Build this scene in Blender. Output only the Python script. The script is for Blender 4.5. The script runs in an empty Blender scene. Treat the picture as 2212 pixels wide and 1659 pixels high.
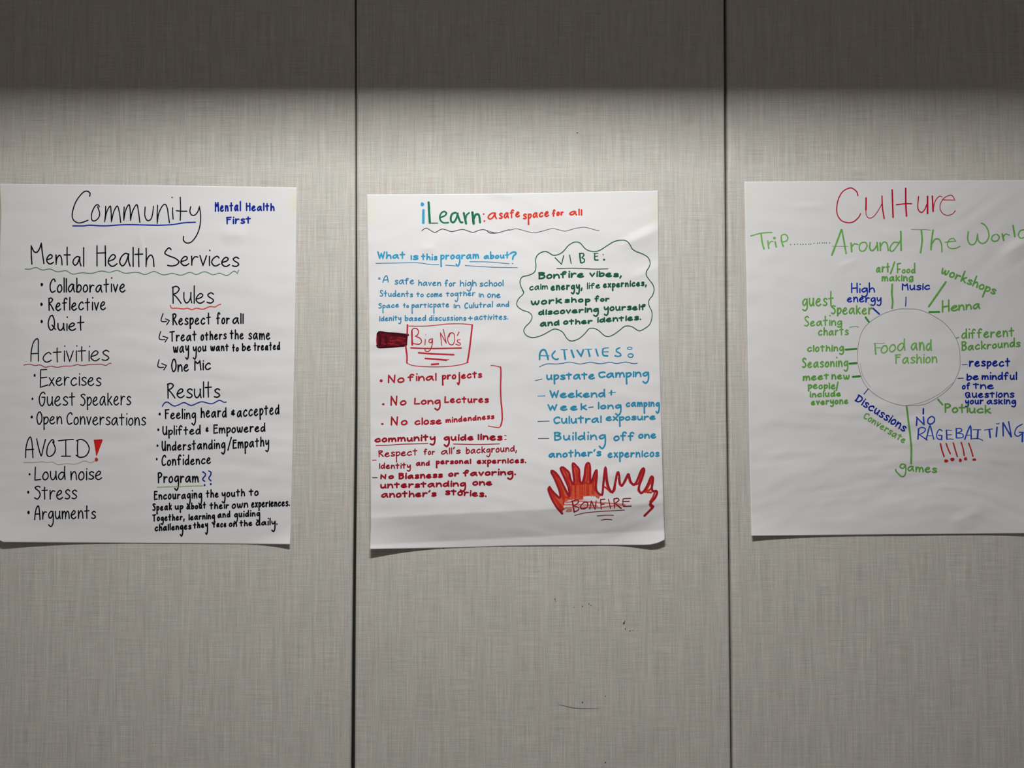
import bpy, math, random
from mathutils import Vector, noise

C = bpy.context.scene.collection
SC = bpy.context.scene
R = random.Random(7)

# ------------------------------------------------------------------ camera
FW, FH, FPX = 2212, 1659, 1661.0          # frame and focal length in pixels
PITCH = math.radians(1.3)
CAM = Vector((0.0, -1.661, 1.5))
cam_data = bpy.data.cameras.new('camera')
cam_data.sensor_width = 36.0
cam_data.lens = 36.0 * FPX / FW
cam_data.clip_start = 0.05
cam = bpy.data.objects.new('camera', cam_data)
cam.location = CAM
cam.rotation_euler = (math.pi / 2 + PITCH, 0, 0)
C.objects.link(cam)
SC.camera = cam

# ------------------------------------------------------------------ view, world
SC.view_settings.view_transform = 'Standard'
SC.view_settings.look = 'None'
SC.view_settings.gamma = 1.0
SC.view_settings.use_curve_mapping = False
SC.view_settings.exposure = 0.0
world = bpy.data.worlds.new('room_light')
SC.world = world
world.use_nodes = True
bg = world.node_tree.nodes['Background']
bg.inputs[0].default_value = (1.0, 0.875, 0.86, 1)
bg.inputs[1].default_value = 0.152

# ------------------------------------------------------------------ ceiling lamps (a recessed twin-tube fixture close to the partition)
CEIL = 2.70
LIP = 0.93                                 # wall-side lip of the recess, metres from the partition
REC_H = 0.13
def tube_light(x, d, length, width, power, col=(1.0, 1.0, 0.955)):
    l = bpy.data.lights.new('tube_lamp', 'AREA')
    l.shape = 'RECTANGLE'
    l.size, l.size_y = length, width
    l.energy = power
    l.color = col
    o = bpy.data.objects.new('tube_lamp', l)
    o.location = (x, -d, CEIL + REC_H)
    C.objects.link(o)
    return o
tube_light(-0.09, 1.134, 0.60, 0.062, 45.5, (1.0, 0.985, 0.965))

# ------------------------------------------------------------------ helpers
def srgb(r, g, b, k=1.0):
    def f(c):
        c /= 255.0
        c = c / 12.92 if c <= 0.04045 else ((c + 0.055) / 1.055) ** 2.4
        return min(0.95, c / k)
    return (f(r), f(g), f(b), 1.0)

def ray(px, py):
    u, v = (px - FW / 2) / FPX, (FH / 2 - py) / FPX
    c, s = math.cos(PITCH), math.sin(PITCH)
    return Vector((u, c - v * s, s + v * c))

def on_wall(px, py, lift=0.0):
    """the point of the partition (or lift metres in front of it) seen at a pixel of the photo"""
    d = ray(px, py)
    return CAM + d * ((-lift - CAM.y) / d.y)

def tag(o, label, cat=None, group=None, kind=None):
    o['label'] = label
    if cat: o['category'] = cat
    if group: o['group'] = group
    if kind: o['kind'] = kind
    return o

def mesh_obj(name, verts, faces, mats, fmat=None, parent=None, smooth=False):
    me = bpy.data.meshes.new(name)
    me.from_pydata([tuple(v) for v in verts], [], faces)
    for m in mats: me.materials.append(m)
    if fmat:
        me.polygons.foreach_set('material_index', fmat)
    if smooth:
        me.polygons.foreach_set('use_smooth', [True] * len(faces))
    me.update()
    o = bpy.data.objects.new(name, me)
    C.objects.link(o)
    if parent: o.parent = parent
    return o

def box(verts, faces, x0, x1, y0, y1, z0, z1):
    b = len(verts)
    verts += [(x, y, z) for z in (z0, z1) for y in (y0, y1) for x in (x0, x1)]
    faces += [tuple(b + i for i in f) for f in
              ((0, 2, 3, 1), (4, 5, 7, 6), (0, 1, 5, 4), (2, 6, 7, 3), (0, 4, 6, 2), (1, 3, 7, 5))]

# ------------------------------------------------------------------ materials
def new_mat(name):
    m = bpy.data.materials.new(name)
    m.use_nodes = True
    nt = m.node_tree
    b = nt.nodes['Principled BSDF']
    return m, nt, b

def N(nt, t, **kw):
    n = nt.nodes.new(t)
    for k, v in kw.items():
        setattr(n, k, v)
    return n

def math_node(nt, op, a, b=None, c=None):
    n = N(nt, 'ShaderNodeMath', operation=op)
    for i, v in enumerate((a, b, c)):
        if v is None: continue
        if isinstance(v, (int, float)): n.inputs[i].default_value = v
        else: nt.links.new(v, n.inputs[i])
    return n.outputs[0]

def scaled_noise(nt, vec, scale, detail=2.0, rough=0.5):
    mp = N(nt, 'ShaderNodeMapping')
    mp.inputs['Scale'].default_value = scale
    nt.links.new(vec, mp.inputs['Vector'])
    n = N(nt, 'ShaderNodeTexNoise')
    n.inputs['Scale'].default_value = 1.0
    n.inputs['Detail'].default_value = detail
    n.inputs['Roughness'].default_value = rough
    nt.links.new(mp.outputs[0], n.inputs['Vector'])
    return n

def fabric_material():
    m, nt, b = new_mat('woven_wall_fabric')
    tc = N(nt, 'ShaderNodeTexCoord')
    vec = tc.outputs['Object']
    warp = scaled_noise(nt, vec, (430, 1, 11), 4.0, 0.7)        # fine vertical yarns
    slub = scaled_noise(nt, vec, (130, 1, 5), 2.0, 0.5)       # broader vertical slubs
    weft = scaled_noise(nt, vec, (14, 1, 420), 2.0, 0.55)      # fine horizontal yarns
    patch = scaled_noise(nt, vec, (26, 1, 11), 2.0, 0.5)       # where the weft shows most
    sep = N(nt, 'ShaderNodeSeparateXYZ')
    nt.links.new(vec, sep.inputs[0])
    kx, kz = 2 * math.pi / 0.0031, 2 * math.pi / 0.0030
    # twill: short diagonal floats, broken along the height
    diag = math_node(nt, 'SINE', math_node(nt, 'MULTIPLY', math_node(nt, 'ADD', sep.outputs[0], sep.outputs[2]), kx))
    sz = math_node(nt, 'SINE', math_node(nt, 'MULTIPLY', sep.outputs[2], kz))
    dots = math_node(nt, 'MULTIPLY_ADD', sz, 0.45, math_node(nt, 'MULTIPLY', diag, 0.7))
    c = lambda n: math_node(nt, 'SUBTRACT', n.outputs['Fac'], 0.5)
    weft_amt = math_node(nt, 'MULTIPLY', c(weft), math_node(nt, 'MULTIPLY_ADD', patch.outputs['Fac'], 1.6, -0.25))
    v = math_node(nt, 'MULTIPLY', c(warp), 0.85)
    v = math_node(nt, 'MULTIPLY_ADD', c(slub), 0.34, v)
    v = math_node(nt, 'MULTIPLY_ADD', weft_amt, 0.75, v)
    grain = scaled_noise(nt, vec, (520, 1, 300), 2.0, 0.6)     # uneven yarn thickness, crossing by crossing
    v = math_node(nt, 'MULTIPLY_ADD', math_node(nt, 'MULTIPLY', dots, math_node(nt, 'MULTIPLY', grain.outputs['Fac'], 2.0)), 0.17, v)
    v = math_node(nt, 'MULTIPLY_ADD', c(grain), 0.35, v)
    v = math_node(nt, 'ADD', v, 1.0)
    hue = scaled_noise(nt, vec, (60, 1, 14), 2.0, 0.5)
    ramp = N(nt, 'ShaderNodeValToRGB')
    ramp.color_ramp.elements[0].position = 0.38
    ramp.color_ramp.elements[0].color = (0.535, 0.508, 0.466, 1)
    ramp.color_ramp.elements[1].position = 0.62
    ramp.color_ramp.elements[1].color = (0.518, 0.520, 0.474, 1)
    nt.links.new(hue.outputs['Fac'], ramp.inputs[0])
    mul = N(nt, 'ShaderNodeVectorMath', operation='SCALE')
    nt.links.new(ramp.outputs[0], mul.inputs[0])
    nt.links.new(v, mul.inputs['Scale'])
    nt.links.new(mul.outputs[0], b.inputs['Base Color'])
    b.inputs['Roughness'].default_value = 0.9
    b.inputs['Specular IOR Level'].default_value = 0.15
    bump = N(nt, 'ShaderNodeBump')
    bump.inputs['Strength'].default_value = 0.25
    bump.inputs['Distance'].default_value = 0.0004
    nt.links.new(v, bump.inputs['Height'])
    nt.links.new(bump.outputs[0], b.inputs['Normal'])
    return m

def paper_material():
    m, nt, b = new_mat('easel_pad_paper')
    tc = N(nt, 'ShaderNodeTexCoord')
    n = scaled_noise(nt, tc.outputs['Object'], (260, 260, 260), 3.0, 0.6)
    a = N(nt, 'ShaderNodeAttribute')
    a.attribute_name = 'glue'
    mix = N(nt, 'ShaderNodeMix', data_type='RGBA')
    mix.inputs['A'].default_value = (0.722, 0.724, 0.731, 1)
    mix.inputs['B'].default_value = (0.72, 0.71, 0.60, 1)
    nt.links.new(a.outputs['Fac'], mix.inputs['Factor'])
    nt.links.new(mix.outputs['Result'], b.inputs['Base Color'])
    b.inputs['Roughness'].default_value = 0.75
    b.inputs['Specular IOR Level'].default_value = 0.2
    bump = N(nt, 'ShaderNodeBump')
    bump.inputs['Strength'].default_value = 0.12
    bump.inputs['Distance'].default_value = 0.0006
    nt.links.new(n.outputs['Fac'], bump.inputs['Height'])
    nt.links.new(bump.outputs[0], b.inputs['Normal'])
    return m

_ink = {}
def ink(col, k):
    """marker ink; col is how it reads in the photo, k the light falling on that sheet"""
    key = (col, k)
    if key not in _ink:
        m, nt, b = new_mat('marker_ink')
        base = srgb(*col, k=k)
        tc = N(nt, 'ShaderNodeTexCoord')
        n = scaled_noise(nt, tc.outputs['Object'], (150, 150, 150), 3.0, 0.6)
        mp = N(nt, 'ShaderNodeMapRange')
        mp.inputs['From Min'].default_value = 0.3
        mp.inputs['From Max'].default_value = 0.7
        mp.inputs['To Min'].default_value = 0.86
        mp.inputs['To Max'].default_value = 1.14
        nt.links.new(n.outputs['Fac'], mp.inputs['Value'])
        s = N(nt, 'ShaderNodeVectorMath', operation='SCALE')
        s.inputs[0].default_value = base[:3]
        nt.links.new(mp.outputs[0], s.inputs['Scale'])
        nt.links.new(s.outputs[0], b.inputs['Base Color'])
        b.inputs['Roughness'].default_value = 0.7
        b.inputs['Specular IOR Level'].default_value = 0.06
        _ink[key] = m
    return _ink[key]

def plain(name, col, rough=0.8, spec=0.3):
    m, nt, b = new_mat(name)
    tc = N(nt, 'ShaderNodeTexCoord')
    n = scaled_noise(nt, tc.outputs['Object'], (40, 40, 40), 2.0)
    mp = N(nt, 'ShaderNodeMapRange')
    mp.inputs['To Min'].default_value = 0.85
    mp.inputs['To Max'].default_value = 1.15
    nt.links.new(n.outputs['Fac'], mp.inputs['Value'])
    s = N(nt, 'ShaderNodeVectorMath', operation='SCALE')
    s.inputs[0].default_value = col
    nt.links.new(mp.outputs[0], s.inputs['Scale'])
    nt.links.new(s.outputs[0], b.inputs['Base Color'])
    b.inputs['Roughness'].default_value = rough
    b.inputs['Specular IOR Level'].default_value = spec
    return m

FABRIC = fabric_material()
PAPER = paper_material()
RUBBER = plain('black_rubber', (0.016, 0.018, 0.014), 0.6)
MARK = plain('pen_speck_ink', (0.03, 0.03, 0.035))
SCUFF = plain('grey_scuff', (0.22, 0.20, 0.185))

# ------------------------------------------------------------------ the setting: three fabric panels, dark seams, ceiling, floor
def interp(tab, y):
    if y <= tab[0][0]: (a, b) = (tab[0], tab[1])
    elif y >= tab[-1][0]: (a, b) = (tab[-2], tab[-1])
    else:
        for a, b in zip(tab, tab[1:]):
            if a[0] <= y <= b[0]: break
    t = (y - a[0]) / (b[0] - a[0])
    t = max(-0.25, min(1.25, t))
    return a[1] + t * (b[1] - a[1])

def smooth_tab(tab):
    ys = [tab[0][0] + (tab[-1][0] - tab[0][0]) * i / 24 for i in range(25)]
    out = []
    for y in ys:
        s = [interp(tab, y + d) for d in (-120, -60, 0, 60, 120)]
        out.append((y, sum(s) / 5))
    return out

# panel edges as (photo row, photo column)
EDGE = {
    'left_r':  smooth_tab([(0, 766.0), (430, 767.0), (850, 766.3), (1230, 761.0), (1659, 757.0)]),
    'mid_l':   smooth_tab([(0, 769.0), (430, 769.3), (850, 771.6), (1230, 767.6), (1659, 765.0)]),
    'mid_r':   smooth_tab([(0, 1564.5), (350, 1566.8), (830, 1569.6), (1230, 1575.0), (1659, 1579.5)]),
    'right_l': smooth_tab([(0, 1570.6), (350, 1572.2), (830, 1574.0), (1230, 1579.6), (1659, 1584.0)]),
}
ROWS = [-380, -200, -80] + [1659 * i / 30 for i in range(31)] + [1760, 2000, 2400]

def edge_x(tab, row):
    return on_wall(interp(tab, row), row).x

def panel(name, left, right, label):
    """one upholstered slab; left / right are an EDGE table or a plain x"""
    r, depth = 0.006, 0.05
    prof = [(0.0, depth)] + [(r - r * math.cos(a), r - r * math.sin(a)) for a in
                             [math.pi / 2 * i / 6 for i in range(7)]]
    verts, faces = [], []
    zs = [CEIL] + [z for z in (on_wall(FW / 2, row).z for row in ROWS) if 0.02 < z < CEIL - 0.02] + [0.0]
    rows = [1106 * 0 + (FH / 2 - FPX * math.tan(math.atan2(z - CAM.z, -CAM.y) - PITCH)) for z in zs]
    w = None
    for z, row in zip(zs, rows):
        xl = left if isinstance(left, float) else edge_x(left, row)
        xr = right if isinstance(right, float) else edge_x(right, row)
        line = [(xl + a, b, z) for a, b in prof] + [(xr - a, b, z) for a, b in reversed(prof)]
        w = len(line)
        verts += line
    for i in range(len(zs) - 1):
        for j in range(w - 1):
            a = i * w + j
            faces.append((a, a + w, a + w + 1, a + 1))
        a = i * w
        faces.append((a, a + w - 1, a + w * 2 - 1, a + w))
    faces.append(tuple(range(w)))
    faces.append(tuple(reversed(range((len(zs) - 1) * w, len(zs) * w))))
    o = mesh_obj(name, verts, faces, [FABRIC])
    return tag(o, label, 'wall panel', None, 'structure')

panel('wall_left', -2.4, EDGE['left_r'], 'grey woven fabric wall panel behind the Community poster')
mid = panel('wall_center', EDGE['mid_l'], EDGE['mid_r'], 'grey woven fabric wall panel between the two dark seams')
panel('wall_right', EDGE['right_l'], 2.4, 'grey woven fabric wall panel behind the Culture poster')

def gasket(name, ta, tb, depth, label):
    verts, faces = [], []
    zs = [CEIL] + [CEIL * (1 - i / 40) for i in range(1, 40)] + [0.0]
    for z in zs:
        row = FH / 2 - FPX * math.tan(math.atan2(z - CAM.z, -CAM.y) - PITCH)
        a, b = edge_x(ta, row), edge_x(tb, row)
        m = (a + b) / 2
        verts += [(a - 0.0002, depth + 0.012, z), (a + 0.0002, depth, z), (m, depth - 0.0012, z),
                  (b - 0.0002, depth, z), (b + 0.0002, depth + 0.012, z)]
    for i in range(len(zs) - 1):
        for j in range(4):
            a = i * 5 + j
            faces.append((a, a + 5, a + 6, a + 1))
        a = i * 5
        faces.append((a, a + 4, a + 9, a + 5))
    faces.append((0, 1, 2, 3, 4))
    e = (len(zs) - 1) * 5
    faces.append((e + 4, e + 3, e + 2, e + 1, e))
    o = mesh_obj(name, verts, faces, [RUBBER])
    return tag(o, label, 'seam strip', None, 'structure')
gasket('trim_1', EDGE['left_r'], EDGE['mid_l'], 0.010, 'black rubber strip in the seam left of the green-titled poster')
gasket('trim_2', EDGE['mid_r'], EDGE['right_l'], 0.022, 'black rubber strip in the seam right of the green-titled poster')

# ceiling slab with the recess of the lamp
v, f = [], []
rx, ry0, ry1 = 0.62, -LIP, -LIP - 0.42
LX = -0.10
box(v, f, -3, 3, ry0, 0.06, CEIL, CEIL + 0.012)
box(v, f, -3, 3, -5, ry1, CEIL, CEIL + 0.012)
box(v, f, -3, LX - rx, ry1, ry0, CEIL, CEIL + 0.012)
box(v, f, LX + rx, 3, ry1, ry0, CEIL, CEIL + 0.012)
top = CEIL + REC_H + 0.02
box(v, f, LX - rx - 0.01, LX + rx + 0.01, ry1 - 0.01, ry0 + 0.01, top, top + 0.01)
box(v, f, LX - rx - 0.01, LX - rx, ry1, ry0, CEIL + 0.012, top)
box(v, f, LX + rx, LX + rx + 0.01, ry1, ry0, CEIL + 0.012, top)
box(v, f, LX - rx - 0.01, LX + rx + 0.01, ry0, ry0 + 0.01, CEIL + 0.012, top)
box(v, f, LX - rx - 0.01, LX + rx + 0.01, ry1 - 0.01, ry1, CEIL + 0.012, top)
o = mesh_obj('ceiling', v, f, [plain('ceiling_tile', (0.55, 0.54, 0.53), 0.95), plain('dark_lamp_housing', (0.06, 0.06, 0.06), 0.6)],
             [0] * 24 + [1] * 30)
tag(o, 'pale ceiling with a recessed lamp above the fabric wall', 'ceiling', None, 'structure')
v, f = [], []
box(v, f, -3, 3, -5, 0.05, -0.05, 0.0)
o = mesh_obj('floor', v, f, [plain('grey_carpet', (0.16, 0.15, 0.145), 0.95)])
tag(o, 'dark grey carpet floor under the fabric wall', 'floor', None, 'structure')

# ------------------------------------------------------------------ handwriting
# y: 0 baseline, 1 x-height, 2 capital / ascender height, -1 bottom of a descender; a doubled point is a corner
GLYPH = {
 'a': '.6,.9 .42,1 .14,.72 .03,.3 .2,.01 .42,.25 .6,.85 .62,.95 .62,.95 .61,.45 .72,0',
 'b': '.05,2 .06,1 .05,.02 .05,.02 .07,.5 .3,1 .55,.75 .5,.25 .25,0 .05,.08',
 'c': '.56,.82 .42,1 .15,.75 .03,.35 .2,.02 .4,.03 .6,.2',
 'd': '.56,.8 .35,.98 .1,.7 .03,.3 .2,0 .42,.2 .56,.7|.59,2 .58,1 .62,0',
 'e': '.06,.42 .4,.6 .5,.85 .33,1 .1,.7 .02,.3 .22,0 .42,.02 .6,.2',
 'f': '.54,1.72 .4,2 .22,1.7 .19,1 .21,0|0,.95 .45,1',
 'g': '.55,.85 .35,1 .08,.65 .08,.3 .25,.1 .48,.4 .58,.95 .58,.95 .61,.2 .57,-.6 .32,-1 .05,-.75',
 'h': '.05,2 .06,1 .05,0 .05,0 .1,.6 .35,1 .52,.7 .57,0',
 'i': '.08,1 .08,0|.1,1.95 .11,1.88',
 'j': '.3,1 .32,-.4 .18,-1 0,-.75|.31,1.95 .32,1.88',
 'k': '.05,2 .05,0|.5,1.1 .07,.45 .07,.45 .25,.42 .55,0',
 'l': '.06,2 .06,0',
 'm': '.04,1 .05,0 .05,0 .12,.7 .3,1 .42,.7 .43,0 .43,0 .5,.7 .68,1 .82,.7 .87,0',
 'n': '.04,1 .05,0 .05,0 .12,.65 .35,1 .52,.7 .57,0',
 'o': '.42,.97 .22,.95 .03,.5 .1,.08 .3,0 .52,.3 .5,.75 .36,.98',
 'p': '.05,1 .06,.2 .08,-1 .08,-1 .07,.5 .28,1 .52,.8 .5,.35 .25,.03 .08,.15',
 'q': '.55,.85 .35,1 .08,.65 .08,.3 .25,.1 .48,.4 .58,.95 .58,.95 .6,-1',
 'r': '.05,1 .06,0 .06,0 .1,.55 .3,.95 .5,.9',
 's': '.5,.85 .32,1 .1,.8 .2,.58 .42,.4 .5,.2 .3,0 .05,.08',
 't': '.26,1.85 .25,.9 .27,0|0,1 .52,1.06',
 'u': '.05,1 .06,.35 .2,0 .38,.1 .52,.5 .54,1 .54,1 .54,.4 .6,0',
 'v': '.03,1 .25,0 .25,0 .5,1',
 'w': '.03,1 .1,.3 .22,0 .38,.4 .42,.85 .42,.85 .48,.2 .62,0 .76,.45 .8,1',
 'x': '.03,1 .5,0|.48,1 .03,0',
 'y': '.05,1 .08,.5 .22,.25 .45,.55 .54,1 .54,1 .56,.1 .5,-.7 .3,-1 .05,-.8',
 'z': '.05,1 .5,1 .5,1 .03,0 .03,0 .52,0',
 'A': '0,0 .12,1.2 .34,2 .5,1.9 .6,.9 .65,0|.08,.75 .62,.78',
 'B': '.06,2 .06,0|.02,1.9 .3,2 .55,1.7 .4,1.2 .1,1.05 .1,1.05 .5,.9 .6,.45 .4,.05 .05,0',
 'C': '.62,1.6 .5,2 .25,1.8 .04,1 .1,.25 .3,0 .62,.2',
 'D': '.1,2 .1,0|0,1.95 .35,2 .65,1.5 .68,.7 .45,.1 .02,0',
 'E': '.55,1.95 .06,1.98 .06,1.98 .05,0 .05,0 .58,.08|.06,1.05 .5,1.1',
 'F': '.6,2 .03,1.9|.07,1.95 .09,0|.07,1 .5,1.05',
 'G': '.6,1.65 .45,2 .2,1.7 .03,.9 .12,.2 .35,0 .55,.4 .6,1 .6,1 .3,1',
 'H': '.05,2 .05,0|.6,2 .62,0|.03,1 .63,1.05',
 'I': '.05,2 .05,0',
 'K': '.05,2 .05,0|.55,1.9 .07,.9 .07,.9 .6,0',
 'L': '.08,2 .04,.05 .04,.05 .57,.1',
 'M': '.05,0 .05,2 .05,2 .28,1.1 .4,1.1 .6,2 .6,2 .7,0',
 'N': '.05,0 .07,2 .07,2 .55,0 .55,0 .6,2',
 'O': '.42,1.95 .22,1.9 .03,1 .15,.15 .35,0 .58,.5 .58,1.4 .4,2',
 'P': '.06,1.95 .08,0|.03,1.8 .3,2 .55,1.6 .4,1.1 .08,.95',
 'Q': '.42,1.95 .22,1.9 .03,1 .15,.15 .35,0 .55,.5 .55,1.4 .4,2|.36,.7 .66,.1',
 'R': '.06,1.9 .08,0|.03,1.8 .3,2 .52,1.65 .35,1.15 .1,.95 .1,.95 .35,.6 .65,0',
 'S': '.55,1.75 .35,2 .08,1.7 .15,1.3 .45,.85 .55,.4 .3,0 .03,.15',
 'T': '0,1.9 .7,2|.35,1.95 .37,0',
 'U': '.05,2 .05,.6 .25,0 .5,.4 .56,2|.55,1 .58,0',
 'V': '.03,2 .3,0 .3,0 .58,2',
 'W': '.03,2 .25,0 .25,0 .45,1.5 .45,1.5 .65,0 .65,0 .85,2',
 '.': '.05,.1 .07,.06', ',': '.12,.15 .02,-.35', ':': '.05,.85 .06,.8|.05,.15 .06,.1',
 "'": '.15,2 .05,1.5', '-': '0,.5 .4,.5', '/': '.5,2 0,0', '+': '.25,1 .25,0|0,.5 .5,.5',
 '&': '.42,1.7 .1,1.65 .1,1.2 .35,1.05 .35,1.05 .05,.8 .1,.35 .45,.4|.26,2.1 .27,-.05',
}
def parse(s):
    return [[tuple(float(q) for q in p.split(',')) for p in t.split()] for t in s.split('|')]
FONT = {k: parse(s) for k, s in GLYPH.items()}

def curve(pts, step=3.0):
    """Catmull-Rom through the points; a doubled point is a sharp corner"""
    runs, cur = [], [pts[0]]
    for p in pts[1:]:
        if abs(p[0] - cur[-1][0]) + abs(p[1] - cur[-1][1]) < 1e-6:
            if len(cur) > 1: runs.append(cur)
            cur = [p]
        else:
            cur.append(p)
    runs.append(cur)
    out = []
    for r in runs:
        if len(r) == 1:
            if not out: out.append(r[0])
            continue
        if len(r) == 2:
            q = r
            n = max(1, int(math.dist(q[0], q[1]) / 3))
            seg = [(q[0][0] + (q[1][0] - q[0][0]) * i / n, q[0][1] + (q[1][1] - q[0][1]) * i / n) for i in range(n + 1)]
        else:
            e = [(2 * r[0][0] - r[1][0], 2 * r[0][1] - r[1][1])] + r + [(2 * r[-1][0] - r[-2][0], 2 * r[-1][1] - r[-2][1])]
            seg = [r[0]]
            for i in range(1, len(e) - 2):
                p0, p1, p2, p3 = e[i - 1:i + 3]
                n = max(2, min(40, int(math.dist(p1, p2) / step)))
                for k in range(1, n + 1):
                    t = k / n
                    seg.append(tuple(0.5 * ((2 * p1[j]) + (-p0[j] + p2[j]) * t + (2 * p0[j] - 5 * p1[j] + 4 * p2[j] - p3[j]) * t * t
                                            + (-p0[j] + 3 * p1[j] - 3 * p2[j] + p3[j]) * t ** 3) for j in (0, 1)))
        out += seg if not out else seg[1:]
    return out

INK = 0.00016                              # the ink film sits this far in front of the sheet

class Poster:
    def __init__(self, label, left, right, top, bottom, lift, glue, k):
        self.left, self.right, self.top, self.bottom = left, right, top, bottom
        self.lift_fn, self.k = lift, k
        self.zi, self.layer = 0, 0.0
        bx = (bottom[0][0] + bottom[-1][0]) / 2
        self.origin = on_wall(bx, bottom[0][1])
        self.root = bpy.data.objects.new('poster', None)
        self.root.location = self.origin
        C.objects.link(self.root)
        tag(self.root, label, 'poster', 'handwritten posters on the fabric wall')
        self.sheet(glue)

    def pt(self, px, py, extra=0.0):
        return on_wall(px, py, self.lift_fn(px, py) + extra) - self.origin

    def sheet(self, glue):
        nx, ny = 250, 320
        def along(poly, t):
            L = [0]
            for a, b in zip(poly, poly[1:]): L.append(L[-1] + math.dist(a, b))
            d = t * L[-1]
            for i in range(len(poly) - 1):
                if d <= L[i + 1] or i == len(poly) - 2:
                    s = (d - L[i]) / (L[i + 1] - L[i])
                    return (poly[i][0] + s * (poly[i + 1][0] - poly[i][0]), poly[i][1] + s * (poly[i + 1][1] - poly[i][1]))
        tp = [along(self.top, i / nx) for i in range(nx + 1)]
        bt = [along(self.bottom, i / nx) for i in range(nx + 1)]
        lf = [along(self.left, j / ny) for j in range(ny + 1)]
        rt = [along(self.right, j / ny) for j in range(ny + 1)]
        front, back, g = [], [], []
        for j in range(ny + 1):
            v = j / ny
            for i in range(nx + 1):
                u = i / nx
                p = []
                for a in (0, 1):
                    p.append((1 - v) * tp[i][a] + v * bt[i][a] + (1 - u) * lf[j][a] + u * rt[j][a]
                             - ((1 - u) * (1 - v) * tp[0][a] + u * (1 - v) * tp[-1][a] + (1 - u) * v * bt[0][a] + u * v * bt[-1][a]))
                front.append(self.pt(*p))
                back.append(self.pt(*p, extra=-0.0003))
                s = 0.0
                for gx, gy, rx, ry, amt in glue:
                    q = max(abs(p[0] - gx) / rx, abs(p[1] - gy) / ry)
                    s = max(s, amt * max(0.0, min(1.0, (1 - q) * 1.6)))
                g.append(s)
        w = nx + 1
        n = len(front)
        faces = []
        for j in range(ny):
            for i in range(nx):
                a = j * w + i
                faces.append((a, a + w, a + w + 1, a + 1))
        for j in range(ny):
            for i in range(nx):
                a = n + j * w + i
                faces.append((a, a + 1, a + w + 1, a + w))
        rim = [i for i in range(w)] + [j * w + nx for j in range(1, ny + 1)] + [ny * w + i for i in range(nx - 1, -1, -1)] + [j * w for j in range(ny - 1, 0, -1)]
        for a, b in zip(rim, rim[1:] + rim[:1]):
            faces.append((a, b, b + n, a + n))
        o = mesh_obj('sheet', front + back, faces, [PAPER], None, self.root, True)
        at = o.data.attributes.new('glue', 'FLOAT', 'POINT')
        at.data.foreach_set('value', g + [0.0] * n)
        tag(o, 'white easel pad paper with yellowish glue at its top corners')

    # --- parts -------------------------------------------------------
    def part(self, name, label=None, parent=None):
        self.cur = {'name': name, 'label': label, 'v': [], 'f': [], 'm': [], 'mats': [], 'parent': parent}
        return self
    def crop(self, ox, oy, s):
        self.ox, self.oy, self.s = ox, oy, s
        return self
    def P(self, x, y): return (self.ox + x / self.s, self.oy + y / self.s)
    def matidx(self, col):
        m = ink(col, self.k)
        c = self.cur
        if m not in c['mats']: c['mats'].append(m)
        return c['mats'].index(m)

    def ribbon(self, pts, w, col):
        c, mi = self.cur, self.matidx(col)
        self.zi += 1
        ex = INK + self.layer + self.zi * 2.5e-7
        # drop near-duplicates
        q = [pts[0]]
        for p in pts[1:]:
            if math.dist(p, q[-1]) > 0.15: q.append(p)
        w *= 0.95                                      # ink edges look wider in the photo than they are
        h = w / 2
        if len(q) == 1:
            return self.disc(q[0], h, h, col)
        b = len(c['v'])
        n = len(q)
        for i, p in enumerate(q):
            a, d = q[max(0, i - 1)], q[min(n - 1, i + 1)]
            tx, ty = d[0] - a[0], d[1] - a[1]
            L = math.hypot(tx, ty) or 1
            nx, ny = -ty / L, tx / L
            if 0 < i < n - 1:
                t1 = (p[0] - a[0], p[1] - a[1]); t2 = (d[0] - p[0], d[1] - p[1])
                l1, l2 = math.hypot(*t1), math.hypot(*t2)
                cs = (t1[0] * t2[0] + t1[1] * t2[1]) / (l1 * l2)
                k = min(1.25, 1 / max(0.5, math.sqrt(max(0.0, (1 + cs) / 2))))
            else:
                k = 1
            j = h * k * (1 + 0.10 * noise.noise((p[0] * 0.11, p[1] * 0.11, self.zi * 0.37)))
            c['v'].append(self.pt(p[0] + nx * j, p[1] + ny * j, ex))
            c['v'].append(self.pt(p[0] - nx * j, p[1] - ny * j, ex))
        for i in range(n - 1):
            a = b + i * 2
            c['f'].append((a, a + 2, a + 3, a + 1)); c['m'].append(mi)
        for p, d in ((q[0], q[1]), (q[-1], q[-2])):       # round ends and joints
            self.cap(p, math.atan2(p[1] - d[1], p[0] - d[0]), h, ex, mi)
        for i in range(1, n - 1):
            a, p, d = q[i - 1], q[i], q[i + 1]
            t1 = math.atan2(p[1] - a[1], p[0] - a[0]); t2 = math.atan2(d[1] - p[1], d[0] - p[0])
            dt = abs((t2 - t1 + math.pi) % (2 * math.pi) - math.pi)
            if dt > 0.9:
                self.full(p, h, h, ex + 2e-7, mi)

    def cap(self, p, ang, h, ex, mi):
        c = self.cur
        b = len(c['v'])
        for i in range(7):
            t = ang - math.pi / 2 + math.pi * i / 6
            c['v'].append(self.pt(p[0] + h * math.cos(t), p[1] + h * math.sin(t), ex))
        c['f'].append(tuple(range(b + 6, b - 1, -1))); c['m'].append(mi)

    def full(self, p, rx, ry, ex, mi, n=12):
        c = self.cur
        b = len(c['v'])
        for i in range(n):
            t = 2 * math.pi * i / n
            k = 1 + 0.06 * math.sin(3 * t + p[0])
            c['v'].append(self.pt(p[0] + k * rx * math.cos(t), p[1] + k * ry * math.sin(t), ex))
        c['f'].append(tuple(range(b + n - 1, b - 1, -1))); c['m'].append(mi)

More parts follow.
